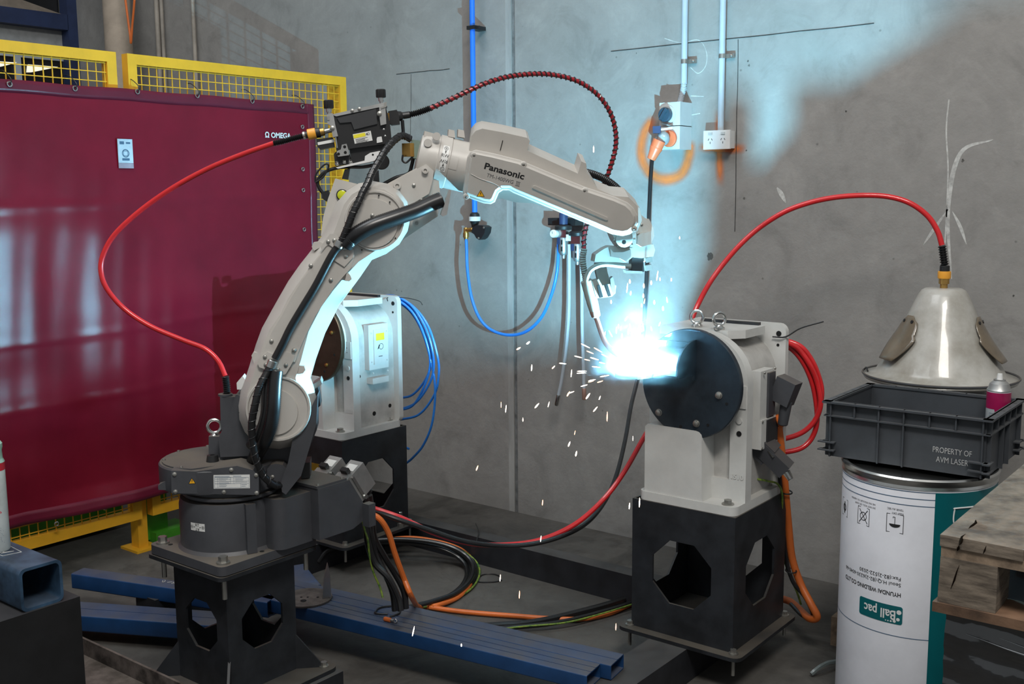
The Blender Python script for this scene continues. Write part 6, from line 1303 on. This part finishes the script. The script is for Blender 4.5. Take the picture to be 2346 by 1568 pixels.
# small things lying on the blue beams
zb = .1775
tag(MB().tube(spl([onz(x, y, zb + .003) for x, y in ((888, 1408), (862, 1406), (860, 1402), (868, 1394), (885, 1390), (912, 1390), (917, 1398), (914, 1406), (903, 1411), (893, 1413))], 5), .0032, 6).build('cable_tie', M_black), 'curled black cable tie lying on the blue beam', 'cable tie')
p = onz(888, 1420, zb + .0065); og = thing('orange_fitting', 'small orange plastic fitting with a metal clip on the blue beam', 'fitting', p)
MB().cyl(p - dn * .014, p + dn * .014, .0080, n=16, bev=.0015).build('sleeve', M_orange, og); MB().cyl(p + dn * .013, p + dn * .026, .005, n=12).build('stem', M_zinc, og); MB().torus(p + dn * .034, sn, .007, .002, 16, 6).build('clip', M_chrome, og)
tag(MB().tube(spl([onz(x, y, .004) for x, y in ((1150, 1330), (1130, 1334), (1095, 1333), (1105, 1318), (1130, 1316), (1148, 1322))], 5), .0025, 6).build('cable_tie', M_black), 'open black cable tie lying on the floor beside the cable loop', 'cable tie')
tag(MB().tube(spl([onz(1090, 1200, .115), onz(1097, 1220, .13), onz(1092, 1240, .122), onz(1097, 1258, .06), onz(1108, 1272, .005)], 5), .0025, 6).build('cable_tie', M_black), 'black cable tie hooked over the rear base rail', 'cable tie')
# hooked steel plate with holes by the robot stand
pt = thing('steel_plate', 'grey steel plate with holes and an upright blade beside the robot stand', 'steel plate', onz(715, 1375, zb))
c = onz(712, 1374, zb + .002); b = MB(); b.lathe([(.092, 0), (.092, .006)], (c.x - .02, c.y, zb), UZ, 40); b.build('disc', M_raw, pt)
for x, y, r in ((695, 1377, .011), (690, 1369, .004), (705, 1369, .004), (728, 1369, .005)): q_ = onz(x, y, zb + .0065); MB().cyl(q_, q_ + UZ * .001, r, n=16).build('hole', M_hole, pt)
a, b2 = onz(742, 1366, zb), None; up = [onz(738, 1372, zb + .006), onz(758, 1368, zb + .006)]
pl_ = [V((up[0].x, up[0].y, zb + .006)), V((up[1].x, up[1].y, zb + .006)), V((up[1].x - .004, up[1].y, zb + .10)), V((up[1].x - .010, up[1].y - .004, zb + .137)), V((up[0].x + .012, up[0].y, zb + .09))]
MB().prism(pl_, (up[1] - up[0]).normalized().cross(UZ) * .005, .001).build('upright_blade', M_alu, pt)
tag(MB().tube([onz(1248, 1466, .006), onz(1262, 1467, .006)], .004, 8).build('loose_screw', M_chrome), 'small bright screw lying on the floor past the blue beams', 'screw')
cst = onz(910, 1210, .14); rs_ = thing('threaded_stud', 'bright threaded stud standing on the rear stand foot plate', 'stud', (-3.34, 3.065, .138)); MB().cyl((-3.335, 3.40, .138), (-3.335, 3.40, .205), .010, n=14, bev=.002).build('rod', M_chrome, rs_); MB().hexn((-3.335, 3.40, .138), (-3.335, 3.40, .152), .018).build('nut', M_zinc, rs_)
# wood offcut and twisted strap by the drum
wq = onz(1925, 1490, .0); tag(MB().box((wq.x - .01, wq.y + .05, .055), (.07, .06, .11), bev=.003).build('wood_block', M_woodl), 'small wooden block on the floor behind the wire drum', 'wood block')
P = spl([onz(1858, 1545, .012), onz(1876, 1530, .03), onz(1895, 1520, .035), onz(1912, 1517, .03), onz(1930, 1510, .02)], 6); sb = MB()
tag(sb.tube(P, .008, 6).build('twisted_strap', mat('clear_grey_strap', (0.16, 0.19, 0.19), 0.15, coat=0.4)), 'twisted grey plastic strap on the floor beside the wire drum', 'strap')
# ================================================================ pallet on a film wrapped stack
PX, PY, PZ2 = -.568, 2.040, 1.000
pal = thing('pallet', 'weathered wooden pallet with a cracked corner board on the wrapped stack', 'pallet', (PX + .4, PY + .4, .84))
def board(name, x0, x1, y0, y1, z0, z1, m, bev=.003, par=pal):
    b = MB(); n = 24
    b.box(((x0 + x1) / 2, (y0 + y1) / 2, (z0 + z1) / 2), (x1 - x0, y1 - y0, z1 - z0), bev=bev)
    bmesh.ops.subdivide_edges(b.bm, edges=list(b.bm.edges), cuts=2, use_grid_fill=True)
    for v_ in b.bm.verts: v_.co += V((noise.noise(v_.co * 9), noise.noise(v_.co * 9 + V((5, 0, 0))), noise.noise(v_.co * 7 + V((0, 9, 0))))) * .0022
    return b.build(name, m, par, sharp=40)
tb_ = board('deck_board', PX, PX + .148, PY, PY + .85, PZ2 - .022, PZ2, M_wood, .004)
for i in range(1, 5): board('deck_board', PX + .17 + .14 * (i - 1), PX + .29 + .14 * (i - 1), PY + .01, PY + .85, PZ2 - .022, PZ2, M_wood)
for y in (PY + .002, PY + .36, PY + .74): board('stringer_board', PX + .002, PX + .80, y, y + .10, PZ2 - .042, PZ2 - .0225, M_woodl)
for y in (PY, PY + .36, PY + .74):
    for x in (PX + .002, PX + .36, PX + .70): board('block', x, x + .104, y, y + .10, PZ2 - .132, PZ2 - .0425, M_wood, .002)
for y in (PY - .004, PY + .36, PY + .74): board('bottom_board', PX - .006, PX + .80, y, y + .10, PZ2 - .152, PZ2 - .1325, M_woodl if False else mat('brown_board%d' % int(y * 100), (0.15, 0.085, 0.05), 0.8, var=.3, bump=.5, bscale=50))
M_crk = mat('wood_crack', (0.010, 0.007, 0.005), 1.0, spec=0.0)
def crack(pts, r): MB().tube([V(p) for p in pts], r, 5, rfun=lambda i: r * (.5 + random.random() * .9) if 0 < i < len(pts) - 1 else r * .2).build('crack', M_crk, tb_)
zc_ = PZ2 - .0012
k_ = [onz(x, y, zc_) for x, y in ((2235, 1190), (2236, 1200), (2227, 1207), (2218, 1214), (2214, 1224), (2204, 1232), (2201, 1243), (2197, 1250))]
crack(k_, .0026); crack([ony(2197, 1251, PY - .002), ony(2195, 1257, PY - .002), ony(2193, 1263, PY - .002)], .003); crack([ony(2260, 1250, PY - .001), ony(2256, 1262, PY - .001), ony(2252, 1270, PY - .001)], .0018)
crack([onz(2205, 1216, zc_), onz(2216, 1216, zc_), onz(2226, 1213, zc_)], .002)
crack([ony(2198, 1295, PY - .0015), ony(2192, 1310, PY - .0015), ony(2186, 1330, PY - .0015), ony(2178, 1350, PY - .0015)], .0014)
M_film = mat('black_stretch_film', (0.012, 0.013, 0.015), 0.16, var=0.3, scale=5, spec=0.9, coat=1.0)
def film(u, v):
    w_, d_, r_ = .80, .78, .05; per = 2 * (w_ + d_); s_ = u * per; z_ = .02 + .815 * v
    if s_ < w_: x, y, nx, ny = s_, 0, 0, -1
    elif s_ < w_ + d_: x, y, nx, ny = w_, s_ - w_, 1, 0
    elif s_ < 2 * w_ + d_: x, y, nx, ny = w_ - (s_ - w_ - d_), d_, 0, 1
    else: x, y, nx, ny = 0, d_ - (s_ - 2 * w_ - d_), -1, 0
    k = noise.noise(V((x * 1.5 + y, y * 1.6, z_ * 26))) * .007 + noise.noise(V((x * 5, y * 5, z_ * 60 + x * 20))) * .004 + noise.noise(V((x * 2, y * 2, z_ * 9))) * .010
    px_, py_ = PX + .012 + x, PY + .02 + y
    cxm, cym = PX + .012 + w_ / 2, PY + .02 + d_ / 2; sh = 1 - .00
    return (cxm + (px_ - cxm) * sh + nx * k, cym + (py_ - cym) * sh + ny * k, z_)
b = MB(); b.grid(film, 200, 150, closed_u=True); ws_ = b.build('wrapped_stack', M_film, sharp=60); tag(ws_, 'stack wrapped tightly in black stretch film under the pallet', 'wrapped goods')
MB().box((PX + .412, PY + .41, .42), (.74, .72, .83)).build('goods', M_black, ws_)
b = MB(); M_strd = mat('painted_film_glint', (0.34, 0.36, 0.38), 0.12, coat=1.0)  # pale strands along the folds paint highlights onto the black film
for i in range(34):
    z_ = random.uniform(.40, .83); u0 = random.uniform(0, .10); L_ = random.uniform(.06, .17); sl_ = random.uniform(-.05, .02)
    pts = [V(film(u0 + L_ * k / 14 * .5, (z_ + sl_ * k / 14) / .84)) + V((0, -.002, 0)) for k in range(15)]
    MB().tube(pts, .0016, 5, rfun=lambda i: .0013 * math.sin(math.pi * (i + .3) / 15) + .0002).build('film_glint', M_strd, ws_)
